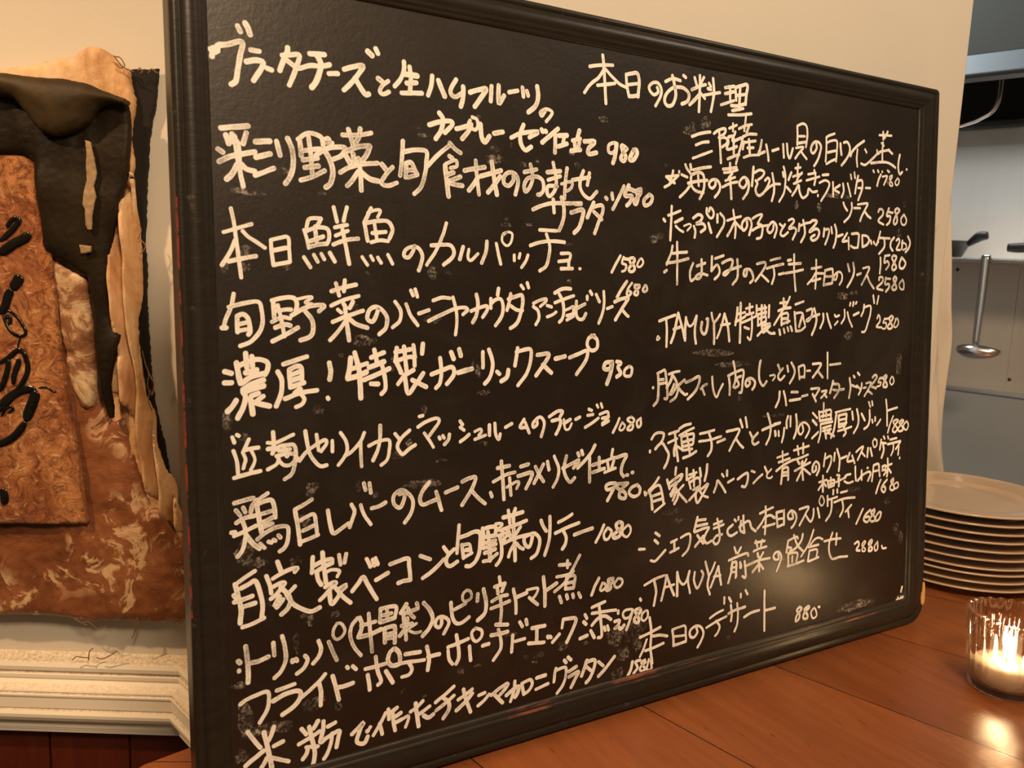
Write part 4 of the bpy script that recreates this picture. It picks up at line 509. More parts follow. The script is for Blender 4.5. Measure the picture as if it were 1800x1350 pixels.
def ribbon(bm, pts, rad, h):
    P = catmull(pts, 5)
    if len(P) == 2: P = [P[0].lerp(P[1], i / 5) for i in range(6)]
    L_, R_ = [], []; n = len(P)
    for i, p in enumerate(P):
        t = P[min(i + 1, n - 1)] - P[max(i - 1, 0)]
        t = t.normalized() if t.length > 1e-7 else Vector((1, 0))
        nv = Vector((-t.y, t.x))
        r = rad * (1 + 0.16 * noise.noise(Vector((p.x * 160, p.y * 160, rad * 999))))
        r2 = rad * (1 + 0.16 * noise.noise(Vector((p.x * 160, p.y * 160, 7 + rad * 999))))
        L_.append(p + nv * r); R_.append(p - nv * r2)
    t0 = (P[0] - P[1]).normalized(); t1 = (P[-1] - P[-2]).normalized()
    def capp(p, t):
        nv = Vector((-t.y, t.x)); return [p + (nv * math.cos(R(a)) + t * math.sin(R(a)) * 0.9) * rad for a in (35, 65, 90, 115, 145)]
    V = lambda q: bm.verts.new(BD(q.x, q.y, h))
    l = [V(q) for q in L_]; r = [V(q) for q in R_]; c = [V(q) for q in P]
    def face(vs, us):
        fc = bm.faces.new(vs)
        for lp, u_ in zip(fc.loops, us): lp[UVL].uv = (0.0, u_)
    for i in range(n - 1):
        face((l[i], c[i], c[i + 1], l[i + 1]), (0, .5, .5, 0)); face((c[i], r[i], r[i + 1], c[i + 1]), (.5, 1, 1, .5))
    for A_, t_, x_, y_, m_ in ((P[-1], t1, l[-1], r[-1], c[-1]), (P[0], t0, r[0], l[0], c[0])):
        arc = [x_] + [V(q) for q in capp(A_, t_)] + [y_]
        for p_, q_ in zip(arc, arc[1:]): face((m_, p_, q_), (.5, 1, 1))
for key, data in CHALK.items():
    bm = bmesh.new(); UVL = bm.loops.layers.uv.new('stroke')
    base = WID.get(key, 0.0015)
    for s in data.split(';'):
        pts = [Vector(tuple(float(c) / 2000 for c in p.split(','))) for p in s.split()]
        length = sum((b - a).length for a, b in zip(pts, pts[1:]))
        ext = max(abs(a.x - b.x) + abs(a.y - b.y) for a in pts for b in pts)
        rad = base * random.uniform(0.9, 1.1)
        if ext < 0.017 and len(pts) >= 4: rad *= 0.78
        layer += 1
        ribbon(bm, pts, rad, REC + 0.00022 + layer * 1.2e-7)
    if key.endswith('_price'): o = obj('chalk_price', bm, M_CHALK, board); tag(o, 'handwritten chalk price %s' % PRICE[key[:-6]])
    elif key.endswith('_mark'): o = obj('chalk_mark', bm, M_CHALK, board); tag(o, 'small chalk squiggle in the lower right corner')
    else:
        o = obj('chalk_line', bm, M_FAINT if key in FAINT else M_CHALK, board)
        tag(o, 'handwritten chalk heading at the top right' if key == 'heading' else 'handwritten chalk menu line priced %s' % PRICE[key])
# rubbed-out specks and smears
bm = bmesh.new()
def blot(u, v_, ru, rv, rot=0.0):
    n = 14; h = REC + 0.00012 + random.random() * 4e-5
    vs = []
    for i in range(n):
        a = 2 * math.pi * i / n; k = 0.75 + 0.5 * random.random(); x, y = ru * k * math.cos(a), rv * k * math.sin(a)
        vs.append(bm.verts.new(BD(u + x * math.cos(rot) - y * math.sin(rot), v_ + x * math.sin(rot) + y * math.cos(rot), h)))
    bm.faces.new(vs)
SM = "0.0288,0.5884,0.0033,0.0020 0.0339,0.6094,0.0025,0.0012 0.0453,0.4934,0.0067,0.0021 0.0558,0.4920,0.0086,0.0017 0.0787,0.5107,0.0053,0.0022 0.1089,0.4956,0.0037,0.0013 0.0482,0.4491,0.0051,0.0043 0.0332,0.4360,0.0025,0.0059 0.0478,0.4363,0.0059,0.0034 0.0802,0.4371,0.0036,0.0026 0.1455,0.4341,0.0025,0.0014 0.2497,0.5706,0.0028,0.0014 0.1930,0.5549,0.0021,0.0009 0.1981,0.5494,0.0063,0.0014 0.2551,0.5494,0.0034,0.0024 0.2665,0.5446,0.0058,0.0025 0.2828,0.5496,0.0030,0.0020 0.2664,0.5358,0.0081,0.0049 0.2957,0.5333,0.0036,0.0025 0.3108,0.5371,0.0031,0.0015 0.3484,0.5481,0.0032,0.0021 0.3548,0.5383,0.0039,0.0026 0.4178,0.6878,0.0028,0.0011 0.3843,0.5831,0.0054,0.0032 0.5144,0.5946,0.0063,0.0068 0.4914,0.5837,0.0077,0.0045 0.4952,0.5869,0.0062,0.0056 0.2776,0.4795,0.0059,0.0020 0.3014,0.4807,0.0037,0.0015 0.2776,0.4845,0.0024,0.0015 0.1187,0.4177,0.0047,0.0014 0.1327,0.4064,0.0078,0.0028 0.1419,0.3786,0.0059,0.0037 0.1419,0.3786,0.0099,0.0047 0.1222,0.3675,0.0019,0.0014 0.1488,0.3550,0.0030,0.0038 0.1665,0.3591,0.0026,0.0067 0.2474,0.3513,0.0029,0.0071 0.2418,0.3565,0.0017,0.0050 0.2037,0.3967,0.0075,0.0039 0.3451,0.4303,0.0026,0.0021 0.2529,0.3308,0.0070,0.0025 0.1808,0.2909,0.0032,0.0039 0.1945,0.3192,0.0027,0.0039 0.1023,0.3249,0.0047,0.0037 0.0316,0.3206,0.0034,0.0087 0.0438,0.3066,0.0043,0.0035 0.0543,0.2969,0.0022,0.0013 0.1702,0.2820,0.0073,0.0039 0.1935,0.2552,0.0164,0.0040 0.2100,0.2735,0.0055,0.0015 0.2525,0.2849,0.0058,0.0026 0.0961,0.2634,0.0066,0.0037 0.0937,0.2590,0.0037,0.0064 0.1344,0.2592,0.0025,0.0047 0.1492,0.2504,0.0030,0.0029 0.0885,0.2366,0.0047,0.0046 0.0411,0.2182,0.0070,0.0098 0.0495,0.2079,0.0098,0.0045 0.0808,0.2053,0.0056,0.0037 0.0573,0.1747,0.0054,0.0036 0.0643,0.1827,0.0036,0.0037 0.0888,0.1596,0.0067,0.0023 0.1125,0.1551,0.0049,0.0029 0.0790,0.1380,0.0028,0.0084 0.0910,0.1545,0.0029,0.0047 0.0336,0.1134,0.0062,0.0027 0.0371,0.0872,0.0063,0.0119 0.0410,0.0724,0.0073,0.0055 0.0544,0.0735,0.0102,0.0047 0.0680,0.0723,0.0066,0.0047 0.0340,0.0557,0.0054,0.0055 0.0964,0.0866,0.0069,0.0029 0.0915,0.0806,0.0039,0.0038 0.0869,0.0841,0.0039,0.0048 0.1131,0.0776,0.0030,0.0039 0.1718,0.0758,0.0027,0.0025 0.1905,0.0662,0.0028,0.0021 0.2271,0.0811,0.0035,0.0031 0.2446,0.0825,0.0036,0.0016 0.3056,0.0744,0.0039,0.0033 0.3120,0.0786,0.0039,0.0028 0.3381,0.0815,0.0068,0.0045 0.3348,0.0793,0.0034,0.0028 0.3650,0.0787,0.0035,0.0023 0.4000,0.0773,0.0103,0.0117 0.4218,0.0788,0.0121,0.0095 0.4109,0.0574,0.0075,0.0083 0.4365,0.0818,0.0061,0.0060 0.4292,0.0654,0.0061,0.0096 0.4038,0.0353,0.0074,0.0095 0.4149,0.0089,0.0229,0.0024 0.2808,0.1043,0.0075,0.0016 0.2962,0.0793,0.0032,0.0027 0.4479,0.4740,0.0059,0.0045 0.4552,0.4771,0.0059,0.0034 0.4619,0.5473,0.0022,0.0017 0.8102,0.5565,0.0032,0.0034 0.8444,0.5316,0.0034,0.0055 0.8349,0.4967,0.0045,0.0069 0.7182,0.5336,0.0240,0.0026 0.6520,0.5199,0.0037,0.0050 0.6895,0.5190,0.0038,0.0051 0.5688,0.3084,0.0034,0.0025 0.7324,0.4197,0.0101,0.0040 0.7526,0.4232,0.0083,0.0027 0.7443,0.3730,0.0082,0.0054 0.8427,0.3361,0.0057,0.0142 0.8470,0.1268,0.0058,0.0074 0.8569,0.1144,0.0047,0.0089 0.8594,0.0376,0.0096,0.0060 0.8548,0.0370,0.0072,0.0045 0.7318,0.1631,0.0042,0.0028 0.7620,0.1873,0.0128,0.0028 0.8282,0.1655,0.0069,0.0044 0.7677,0.0418,0.0333,0.0058 0.7893,0.0414,0.0180,0.0044 0.7153,0.0549,0.0042,0.0028 0.6325,0.0667,0.0029,0.0020 0.8180,0.0179,0.0116,0.0045 0.7413,0.0431,0.0086,0.0036 0.4734,0.1954,0.0126,0.0036 0.4812,0.1854,0.0095,0.0030 0.6880,0.2755,0.0297,0.0027 0.6220,0.2864,0.0184,0.0019 0.5571,0.0453,0.0035,0.0026 0.5596,0.3457,0.0256,0.0031 0.5263,0.3588,0.0330,0.0036 0.3451,0.4645,0.0052,0.0016 0.2043,0.4353,0.0043,0.0048 0.2205,0.4356,0.0033,0.0015"
for it in SM.split(): blot(*map(float, it.split(",")))

tag(obj('chalk_smudge', bm, M_SMUDGE, board), 'faint rubbed chalk dust between the menu lines', kind='stuff')

# ------------------------------------------------------------------ wall artwork
ART = {
 'backing': (0.01, [(148.7,765.0),(204.3,764.5),(216.5,765.0),(234.8,766.3),(233.7,747.3),(231.0,724.2),(225.0,704.2),(222.5,687.5),(218.6,647.1),(216.1,606.3),(212.6,558.0),(215.2,523.3),(212.8,488.1),(215.2,424.0),(219.4,366.1),(227.6,322.3),(238.3,255.4),(250.6,214.1),(256.0,195.2),(236.3,171.3),(169.1,364.3),(164.8,645.0)]),
 'cream': (0.022, [(-47.4,740.9),(13.4,750.9),(53.9,757.0),(74.2,761.6),(94.4,764.3),(111.3,768.2),(121.6,774.3),(129.6,773.3),(138.2,773.0),(145.9,781.0),(155.5,785.8),(165.5,786.9),(175.4,784.0),(183.3,779.9),(188.4,773.0),(196.2,765.6),(202.8,763.3),(204.9,744.0),(208.6,732.5),(208.8,718.1),(204.9,701.6),(202.2,678.5),(205.6,658.8),(203.8,645.4),(198.4,625.1),(200.1,591.5),(203.4,564.4),(204.0,537.0),(204.8,495.4),(202.8,453.3),(204.8,425.0),(208.2,396.6),(214.1,353.5),(221.5,313.6),(232.7,273.4),(244.1,236.5),(255.1,210.5),(260.5,191.7),(261.2,153.5),(167.1,142.4),(111.6,216.6),(116.8,506.1),(88.5,641.0),(-54.7,635.7)]),
 'drape': (0.046, [(-31.6,730.5),(28.0,742.2),(67.6,748.2),(96.9,745.5),(119.8,744.5),(138.2,745.2),(165.5,740.5),(179.7,734.7),(201.2,727.9),(208.3,725.7),(211.2,711.1),(212.2,682.3),(209.0,643.3),(203.0,623.5),(197.9,608.9),(193.1,586.9),(186.9,563.4),(182.6,536.4),(179.6,509.3),(178.8,485.4),(182.3,468.4),(188.5,451.5),(192.5,446.8),(189.3,432.8),(183.1,413.1),(179.4,384.9),(181.6,349.7),(179.9,338.9),(174.8,353.0),(168.5,370.4),(164.9,405.4),(162.8,440.1),(161.7,467.7),(158.7,494.9),(156.8,517.2),(146.8,521.6),(133.7,531.2),(120.5,539.5),(109.4,547.1),(108.6,573.8),(107.1,600.2),(105.0,626.4),(102.2,650.4),(89.3,658.3),(62.7,657.3),(-36.5,660.0)]),
 'parchment': (0.03, [(-68.4,359.0),(84.4,463.6),(107.1,536.9),(115.3,535.1),(128.7,527.4),(142.2,521.1),(150.2,514.5),(153.1,480.1),(156.1,431.2),(159.2,381.7),(163.8,353.1),(172.3,335.4),(188.1,343.2),(194.8,329.0),(198.7,296.3),(206.9,259.8),(218.3,230.5),(238.2,220.0),(256.7,213.1),(264.7,179.5),(266.1,141.4),(264.4,95.1),(261.9,79.5),(252.9,71.4),(234.5,73.0),(205.1,72.8),(168.4,73.0),(131.6,71.7),(95.2,76.6),(58.5,76.8),(21.9,76.3),(-22.0,77.0),(-87.9,76.2)]),
 'ribbon': (0.036, [(180.1,539.6),(185.0,563.5),(191.9,587.2),(198.8,609.5),(207.7,636.3),(211.3,644.4),(208.7,624.5),(209.9,597.9),(210.2,564.4),(211.3,530.6),(210.9,496.4),(207.3,468.6),(208.8,447.8),(209.5,426.8),(212.2,398.8),(216.9,370.5),(223.8,338.5),(230.1,309.8),(240.5,273.7),(251.1,240.9),(260.5,215.2),(261.6,200.3),(247.4,207.3),(234.9,221.7),(223.3,243.6),(214.6,265.4),(208.5,298.1),(202.3,326.9),(196.3,359.0),(184.7,369.3),(176.5,376.1),(176.3,390.3),(181.0,404.7),(189.9,422.6),(189.1,440.1),(184.2,457.3),(178.0,477.9),(175.1,495.0),(176.6,519.1)]),
 'panel': (0.04, [(-41.7,644.3),(59.2,657.8),(85.9,657.6),(98.8,649.6),(101.8,626.7),(103.6,593.7),(105.1,553.7),(114.0,540.5),(115.9,506.7),(116.8,465.6),(118.7,430.9),(122.6,392.5),(126.6,353.6),(132.1,318.0),(136.3,281.9),(138.6,252.7),(140.6,230.7),(143.3,207.8),(106.1,205.7),(34.7,203.8),(-72.4,200.7)]),
 'fold': (0.06, [(-21.7,734.5),(36.9,742.3),(75.8,746.3),(104.7,743.6),(127.2,742.6),(145.3,742.7),(172.3,738.1),(186.3,732.4),(207.5,725.7),(215.8,721.6),(214.3,716.5),(204.0,719.3),(194.3,718.9),(184.4,714.8),(177.6,707.6),(169.4,696.6),(158.6,688.0),(145.3,681.7),(134.1,678.8),(124.4,680.3),(115.4,684.4),(108.7,692.4),(102.0,701.6),(95.2,710.1),(87.3,718.6),(74.5,721.9),(35.4,717.9),(-23.4,709.4)]),
 'pale': (0.037, [(109.6,539.0),(117.7,536.6),(133.7,527.7),(152.4,517.5),(154.3,494.3),(155.3,466.8),(156.3,439.0),(157.3,411.0),(158.1,375.6),(153.2,357.6),(144.6,352.3),(137.8,357.1),(130.1,374.6),(125.5,399.2),(121.7,423.7),(118.8,451.5),(115.8,479.1),(113.6,506.5)]),
 'strip': (0.049, [(164.5,676.3),(171.0,673.9),(174.3,654.7),(176.3,638.6),(173.0,622.1),(176.0,612.4),(173.6,601.2),(171.1,589.2),(169.9,573.3),(165.2,572.5),(162.7,579.0),(162.7,595.5),(160.3,602.0),(162.2,618.5),(165.3,629.7),(164.6,644.6),(165.9,660.9)]),
 'patch': (0.049, [(154.4,555.4),(168.5,554.0),(166.9,546.6),(155.3,544.8)]),
}
INK = [
 (13.2, [(76.0,516.3),(71.5,507.3),(65.0,499.6)]),
 (10.8, [(65.0,499.6),(59.7,489.9),(55.6,477.5),(49.0,469.0)]),
 (4.2, [(55.4,474.1),(63.5,471.0),(71.9,463.0),(78.2,452.3),(79.3,446.1),(74.3,442.5),(65.5,444.9),(59.0,451.6),(54.1,462.4),(53.1,469.2)]),
 (4.8, [(54.1,462.4),(59.8,466.7),(61.5,459.9),(58.6,457.1)]),
 (2.16, [(72.9,442.4),(70.5,435.4),(68.1,428.4)]),
 (6.6, [(44.3,408.1),(50.0,411.1),(58.6,417.0),(68.6,425.0),(75.3,421.8),(78.9,410.8),(79.0,398.9),(73.5,386.8),(65.3,375.3),(55.7,362.2),(46.9,353.4),(39.5,346.0)]),
 (7.2, [(57.0,414.1),(55.0,401.5),(50.0,385.9),(43.8,373.1)]),
 (7.2, [(70.2,416.0),(66.9,405.4),(62.9,394.8),(60.9,382.1)]),
 (10.8, [(42.8,354.7),(53.0,364.2),(64.5,372.4),(75.8,377.0),(88.3,377.5)]),
 (13.2, [(88.2,376.1),(84.8,364.0),(79.4,351.8),(73.8,337.3)]),
 (9.6, [(73.8,337.3),(66.3,325.7),(56.0,315.3),(45.9,309.2),(35.9,305.9)]),
 (2.4, [(91.1,379.0),(98.1,380.7),(103.6,379.5),(108.9,376.2),(113.8,375.6)]),
 (12, [(90.6,566.4),(82.2,559.4),(71.2,553.7),(61.4,546.6),(51.6,540.9)]),
 (7.2, [(75.5,585.7),(77.3,580.5),(72.1,572.4),(63.6,564.1),(53.8,555.7)]),
 (6, [(75.5,585.7),(68.5,580.2),(62.7,572.0)]),
 (10.8, [(38.5,249.6),(42.2,240.9),(41.6,229.2)]),
 (3.6, [(43.4,341.2),(49.5,350.7),(56.7,355.2),(59.2,351.0),(52.1,346.5)]),
]
THREADS = [
 [(190.9,775.8),(195.9,769.7),(200.9,763.7),(208.6,760.2),(213.8,758.5)],
 [(192.2,774.6),(198.7,773.6),(203.6,765.0),(198.3,762.3),(193.2,767.1)],
 [(219.0,759.4),(221.1,763.2),(224.3,759.6),(221.6,757.0)],
 [(230.7,757.3),(234.8,762.5),(239.9,758.9),(242.5,758.4)],
 [(215.7,564.4),(220.9,559.3),(222.1,555.3),(217.9,548.5),(215.2,547.0)],
 [(213.6,582.9),(217.4,576.4),(215.9,569.7),(213.0,564.3)],
 [(214.3,428.7),(219.2,408.0),(224.3,395.6),(228.2,387.4),(225.1,373.2),(222.5,380.1),(220.7,366.0),(224.5,353.4)],
 [(216.6,414.9),(221.7,401.1),(219.9,387.1),(222.3,373.1)],
 [(117.1,75.6),(125.6,69.8),(134.3,71.7),(141.3,65.8),(148.3,61.4),(157.2,66.3)],
 [(125.9,77.5),(124.2,71.3),(134.0,65.5)],
 [(214.0,83.7),(206.6,78.9),(198.0,80.1),(196.2,69.3),(193.0,56.9),(190.6,50.6)],
 [(198.0,80.1),(199.2,70.9),(194.5,60.0)],
 [(242.8,81.7),(249.9,78.9),(254.2,77.5),(245.3,68.0)],
 [(111.7,18.1),(117.9,23.1),(125.3,21.8),(132.9,22.0)],
 [(132.7,18.8),(134.7,30.9),(139.4,35.1)],
 [(143.4,22.4),(150.9,21.1),(161.6,26.3),(170.8,33.0)],
]

art = thing('wall_hanging', tuple(LW(0.05, 0.0, 0.02)), 'layered wall hanging of brown parchment, black leather and ink brushwork on the left wall', 'artwork')
def inside(p, poly):
    c = False; j = len(poly) - 1
    for i in range(len(poly)):
        a, b = poly[i], poly[j]
        if (a[1] > p[1]) != (b[1] > p[1]) and p[0] < (b[0] - a[0]) * (p[1] - a[1]) / (b[1] - a[1]) + a[0]: c = not c
        j = i
    return c
def near(p, poly):
    best = None
    for a, b in zip(poly, poly[1:] + poly[:1]):
        dx, dy = b[0] - a[0], b[1] - a[1]; L2 = dx * dx + dy * dy or 1e-9
        t = max(0, min(1, ((p[0] - a[0]) * dx + (p[1] - a[1]) * dy) / L2)); q = (a[0] + dx * t, a[1] + dy * t)
        d_ = (q[0] - p[0]) ** 2 + (q[1] - p[1]) ** 2
        if best is None or d_ < best[0]: best = (d_, q)
    return best[1], math.sqrt(best[0])
def sheet(name, poly, cell, off, hf, th, mat, ragged=0.0, smooth=True):
    """a thick sheet cut to the outline poly (mm, wall coordinates); hf(s, z, edge distance) gives its relief in mm"""
    x0, x1 = min(p[0] for p in poly), max(p[0] for p in poly); y0, y1 = min(p[1] for p in poly), max(p[1] for p in poly)
    nx, ny = int((x1 - x0) / cell) + 2, int((y1 - y0) / cell) + 2
    use = set()
    for i in range(nx):
        for j in range(ny):
            if inside((x0 + (i + .5) * cell, y0 + (j + .5) * cell), poly): use.add((i, j))
    bm = bmesh.new(); vid = {}
    def vert(i, j):
        if (i, j) in vid: return vid[(i, j)]
        p = (x0 + i * cell, y0 + j * cell)
        full = all((i - a, j - b) in use for a in (0, 1) for b in (0, 1)); q, dd = near(p, poly)
        if not full and dd < cell * 1.6:
            p = q; rg = ragged * noise.noise(Vector((p[0] * .35, p[1] * .35, 1.7))); p = (p[0] + rg, p[1] + rg * .7); dd = 0
        elif not full: dd = 0
        vid[(i, j)] = bm.verts.new(LW(p[0] / 1000, p[1] / 1000, off + hf(p[0], p[1], dd) / 1000)); return vid[(i, j)]
    for (i, j) in sorted(use): bm.faces.new((vert(i, j), vert(i + 1, j), vert(i + 1, j + 1), vert(i, j + 1)))
    edges = [e for e in bm.edges if len(e.link_faces) == 1]
    ext = bmesh.ops.extrude_edge_only(bm, edges=edges)['geom']
    for v in [x for x in ext if isinstance(x, bmesh.types.BMVert)]: v.co += NL * (th / 1000)
    return obj(name, bm, mat, art, smooth)
def nf(x, y, s, k=0.0): return noise.noise(Vector((x * s, y * s, k)))
def h_back(x, y, d_): return 2 * nf(x, y, .02) + .6 * nf(x, y, .2)
def h_cream(x, y, d_):
    return 4 * nf(x, y * .35, .035, 2) + 5 * nf(x, y * .15, .07, 5) + 1.2 * nf(x, y, .15) - 4 * math.exp(-d_ / 5)
def h_drape(x, y, d_):
    f_ = 5 * nf(x * .6, y, .022, 9) + 2.5 * nf(x, y * .2, .06, 4)
    belly = 11 * math.exp(-((x - 90) / 60) ** 2 - ((y - 600) / 45) ** 2)
    return f_ + belly + .7 * nf(x, y, .18) - 5 * math.exp(-d_ / 4)
def h_parch(x, y, d_):
    r1 = 3.0 * math.exp(-((x - (150 + (y + 60) * -.06)) / 4.0) ** 2)
    return 2.5 * nf(x, y, .03, 3) + 1.3 * nf(x, y, .11, 8) + r1 - 6 * math.exp(-d_ / 6)
def h_ribbon(x, y, d_):
    return 9 * math.sin(x * .33 + 2.2 * nf(x, y, .012) + y * .02) + 3 * nf(x, y * .3, .12, 6) - 4 * math.exp(-d_ / 3)
def h_panel(x, y, d_): return 1.0 * nf(x, y, .05) + .8 * nf(x, y, .2) - 1.0 * math.exp(-d_ / 2)
def h_flat(x, y, d_): return .8 * nf(x, y, .1)
sheet('backing_cloth', ART['backing'][1], 3.5, ART['backing'][0], h_back, 5, M_BACKING, 1.8)
sheet('tan_hide', ART['cream'][1], 3.5, ART['cream'][0], h_cream, 8, M_HIDE, 1.2)
sheet('parchment_base', ART['parchment'][1], 3.5, ART['parchment'][0], h_parch, 12, M_PARCH, 1.4)
sheet('folded_ribbon', ART['ribbon'][1], 2.6, ART['ribbon'][0], h_ribbon, 12, M_HIDE, 0.8)
panel_o = sheet('painted_panel', ART['panel'][1], 3.5, ART['panel'][0], h_panel, 7, M_PANEL, 0.4)
sheet('leather_drape', ART['drape'][1], 3.0, ART['drape'][0], h_drape, 6, M_DRAPE, 0.8)
def h_fold(x, y, d_):
    return 9 * (1 - math.exp(-d_ / 14)) + 4 * nf(x * .5, y, .03, 9) + .6 * nf(x, y, .2) - 3 * math.exp(-d_ / 3)
sheet('pale_hide_strip', ART['pale'][1], 2.6, ART['pale'][0], h_parch, 5, M_PALE, 1.2)
sheet('leather_fold', ART['fold'][1], 3.0, ART['fold'][0], h_fold, 14, M_FOLD, 0.6)
sheet('paper_strip', ART['strip'][1], 2.2, ART['strip'][0] + .001, lambda x, y, d_: h_drape(x, y, 99) + 0.9, 1, M_NEWS, 0.6)
sheet('paper_scrap', ART['patch'][1], 2.2, ART['patch'][0] + .001, lambda x, y, d_: h_drape(x, y, 99) + 0.9, 1, M_NEWS, 0.3)
for w_, pts in INK:
    bm = bmesh.new()
    P = catmull([(p[0], p[1]) for p in pts], 5); n = len(P); rows = []
    for i, p in enumerate(P):
        t = (P[min(i + 1, n - 1)] - P[max(i - 1, 0)]).normalized(); nv = Vector((-t.y, t.x))
        k = math.sqrt(max(0.08, 1 - abs(2 * i / (n - 1) - 1) ** 6)); r = w_ / 2 * k
        row = []
        for a in range(7):
            th = math.pi * a / 6; q = p + nv * r * math.cos(th)
            row.append(bm.verts.new(LW(q.x / 1000, q.y / 1000, .0405 + (min(r, 1.6) * math.sin(th)) / 1000 + h_panel(q.x, q.y, 99) / 1000)))
        rows.append(row)
    for A, B in zip(rows, rows[1:]):
        for a in range(6): bm.faces.new((A[a], A[a + 1], B[a + 1], B[a]))
    bm.faces.new(rows[0]); bm.faces.new(rows[-1])
    obj('ink_stroke', bm, M_INK, art, True)
for pl in THREADS:
    bm = bmesh.new(); low = pl[0][1] < 10
    tube(bm, catmull([LW(x / 1000, z / 1000, (.028 if not low else .012 + .01 * math.sin(i))) for i, (x, z) in enumerate(pl)], 4), .0007, 5)
    obj('loose_thread', bm, M_THREAD, art, True)

# ------------------------------------------------------------------ plates
PC = (1.130, 0.100)
def plate_mesh():
    prof = [(0, .0060), (.060, .0060), (.078, .0066), (.0855, .0085), (.0890, .0103), (.0925, .0113), (.0960, .0113), (.100, .0117), (.120, .0142), (.127, .0157), (.1292, .0164), (.1305, .0158),
            (.1300, .0140), (.126, .0124), (.100, .0074), (.092, .0058), (.080, .0022), (.078, .0), (.070, 0), (.068, .0022), (0, .0022)]
    bm = bmesh.new(); lathe(bm, prof, 96); bmesh.ops.recalc_face_normals(bm, faces=bm.faces)
    me = bpy.data.meshes.new('dinner_plate'); bm.to_mesh(me); bm.free(); me.materials.append(M_PLATE)
    for p in me.polygons: p.use_smooth = True
    return me
ORD = ['lowest plate of the stack, resting on the counter', 'second plate from the bottom of the stack', 'third plate from the bottom of the stack', 'fourth plate from the bottom of the stack', 'fifth plate from the bottom of the stack',
       'fifth plate from the top of the stack', 'fourth plate from the top of the stack', 'third plate from the top of the stack', 'second plate from the top of the stack', 'topmost plate of the stack, its glossy well showing']
pm = plate_mesh(); p0 = bpy.data.objects.new('dinner_plate', pm)
STEP = [0, .0112, .0228, .0312, .0440, .0568, .0695, .0815, .0938, .1062]
for k in range(10):
    o = p0 if k == 0 else p0.copy(); COL.objects.link(o)
    o.location = (PC[0] + random.uniform(-.0012, .0012), PC[1] + random.uniform(-.0012, .0012), TZ + STEP[k]); o.rotation_euler = (0, 0, random.uniform(0, 6))
    tag(o, 'cream glazed dinner plate, ' + ORD[k], 'plate', 'stacked dinner plates beside the chalkboard')

# ------------------------------------------------------------------ candle
CC = (0.8205, -0.1501)
NR = 24
def ribf(a, r, z): return 1.0
holder = thing('candle_holder', (CC[0], CC[1], TZ), 'clear ribbed glass candle holder with a scalloped rim on the counter', 'candle holder')
bm = bmesh.new()
def outer_r(t): return 0.0350 + (0.0437 - 0.0350) * t
H = 0.0876; zb = 0.007
op = [(0, 0.0), (.030, 0.0), (.0335, .0012), (.0355, .004)]
for i in range(1, 15):
    t = i / 14; z = .004 + (H - .006) * t; op.append((0.0362 + (0.0437 - .0362) * t, z))
op += [(.0434, H - .0008), (.0420, H), (.0404, H - .0012)]
for i in range(0, 13):
    t = 1 - i / 12; z = zb + .004 + (H - .003 - zb - .004) * t; op.append((.0322 + (.0400 - .0322) * t, z))
op += [(.0300, zb + .001), (.026, zb), (0, zb)]
def rib(a, r, z):
    k = min(1, max(0, (z - .024) / .010)); cusp = abs(math.cos(a * NR / 2))
    outer = r > .0345 + .0065 * z / H
    if outer: kb = min(1, max(0, (z - .002) / .002)) * min(1, max(0, (.012 - z) / .006)); return 1 + (.0024 * k * (cusp - .6) + .0007 * kb * math.cos(a * NR)) / max(r, .01)
    return 1 + (.0012 / max(r, .01)) * k * (cusp - .6)
n = NR * 10; rings = []
for (r, z) in op:
    if r < 1e-6: rings.append([bm.verts.new((CC[0], CC[1], TZ + z))]); continue
    ring = []
    for i in range(n):
        a = 2 * math.pi * i / n; rr = r * rib(a, r, z)
        zz = z + (.0022 * (abs(math.cos(a * NR / 2)) - .5) if z > H - .006 else 0)
        ring.append(bm.verts.new((CC[0] + rr * math.cos(a), CC[1] + rr * math.sin(a), TZ + zz)))
    rings.append(ring)
for A, B in zip(rings, rings[1:]):
    for i in range(n):
        j = (i + 1) % n
        if len(A) == 1: bm.faces.new((A[0], B[i], B[j]))
        elif len(B) == 1: bm.faces.new((A[i], B[0], A[j]))
        else: bm.faces.new((A[i], B[i], B[j], A[j]))
obj('glass_cup', bm, M_GLASS, holder, True)
candle = thing('candle', (CC[0], CC[1], TZ + zb), 'small pale candle burning inside the ribbed glass holder', 'candle')
bm = bmesh.new(); lathe(bm, [(0, TZ + zb + .0004), (.0255, TZ + zb + .0006), (.0305, TZ + zb + .005), (.0312, TZ + .030), (.0300, TZ + .0312), (.010, TZ + .0302), (0, TZ + .0298)], 48, CC)
obj('wax', bm, M_WAX, candle, True)
bm = bmesh.new(); tube(bm, [(CC[0], CC[1], TZ + .0295), (CC[0] + .0006, CC[1], TZ + .034), (CC[0] + .0014, CC[1], TZ + .038)], .0007, 8); obj('wick', bm, M_WICK, candle, True)
bm = bmesh.new(); lathe(bm, [(0, TZ + .0365), (.0026, TZ + .0380), (.0042, TZ + .0415), (.0046, TZ + .0450), (.0040, TZ + .0500), (.0026, TZ + .0570), (.0010, TZ + .0630), (0, TZ + .0660)], 20, CC)
obj('flame', bm, M_FLAME, candle, True)

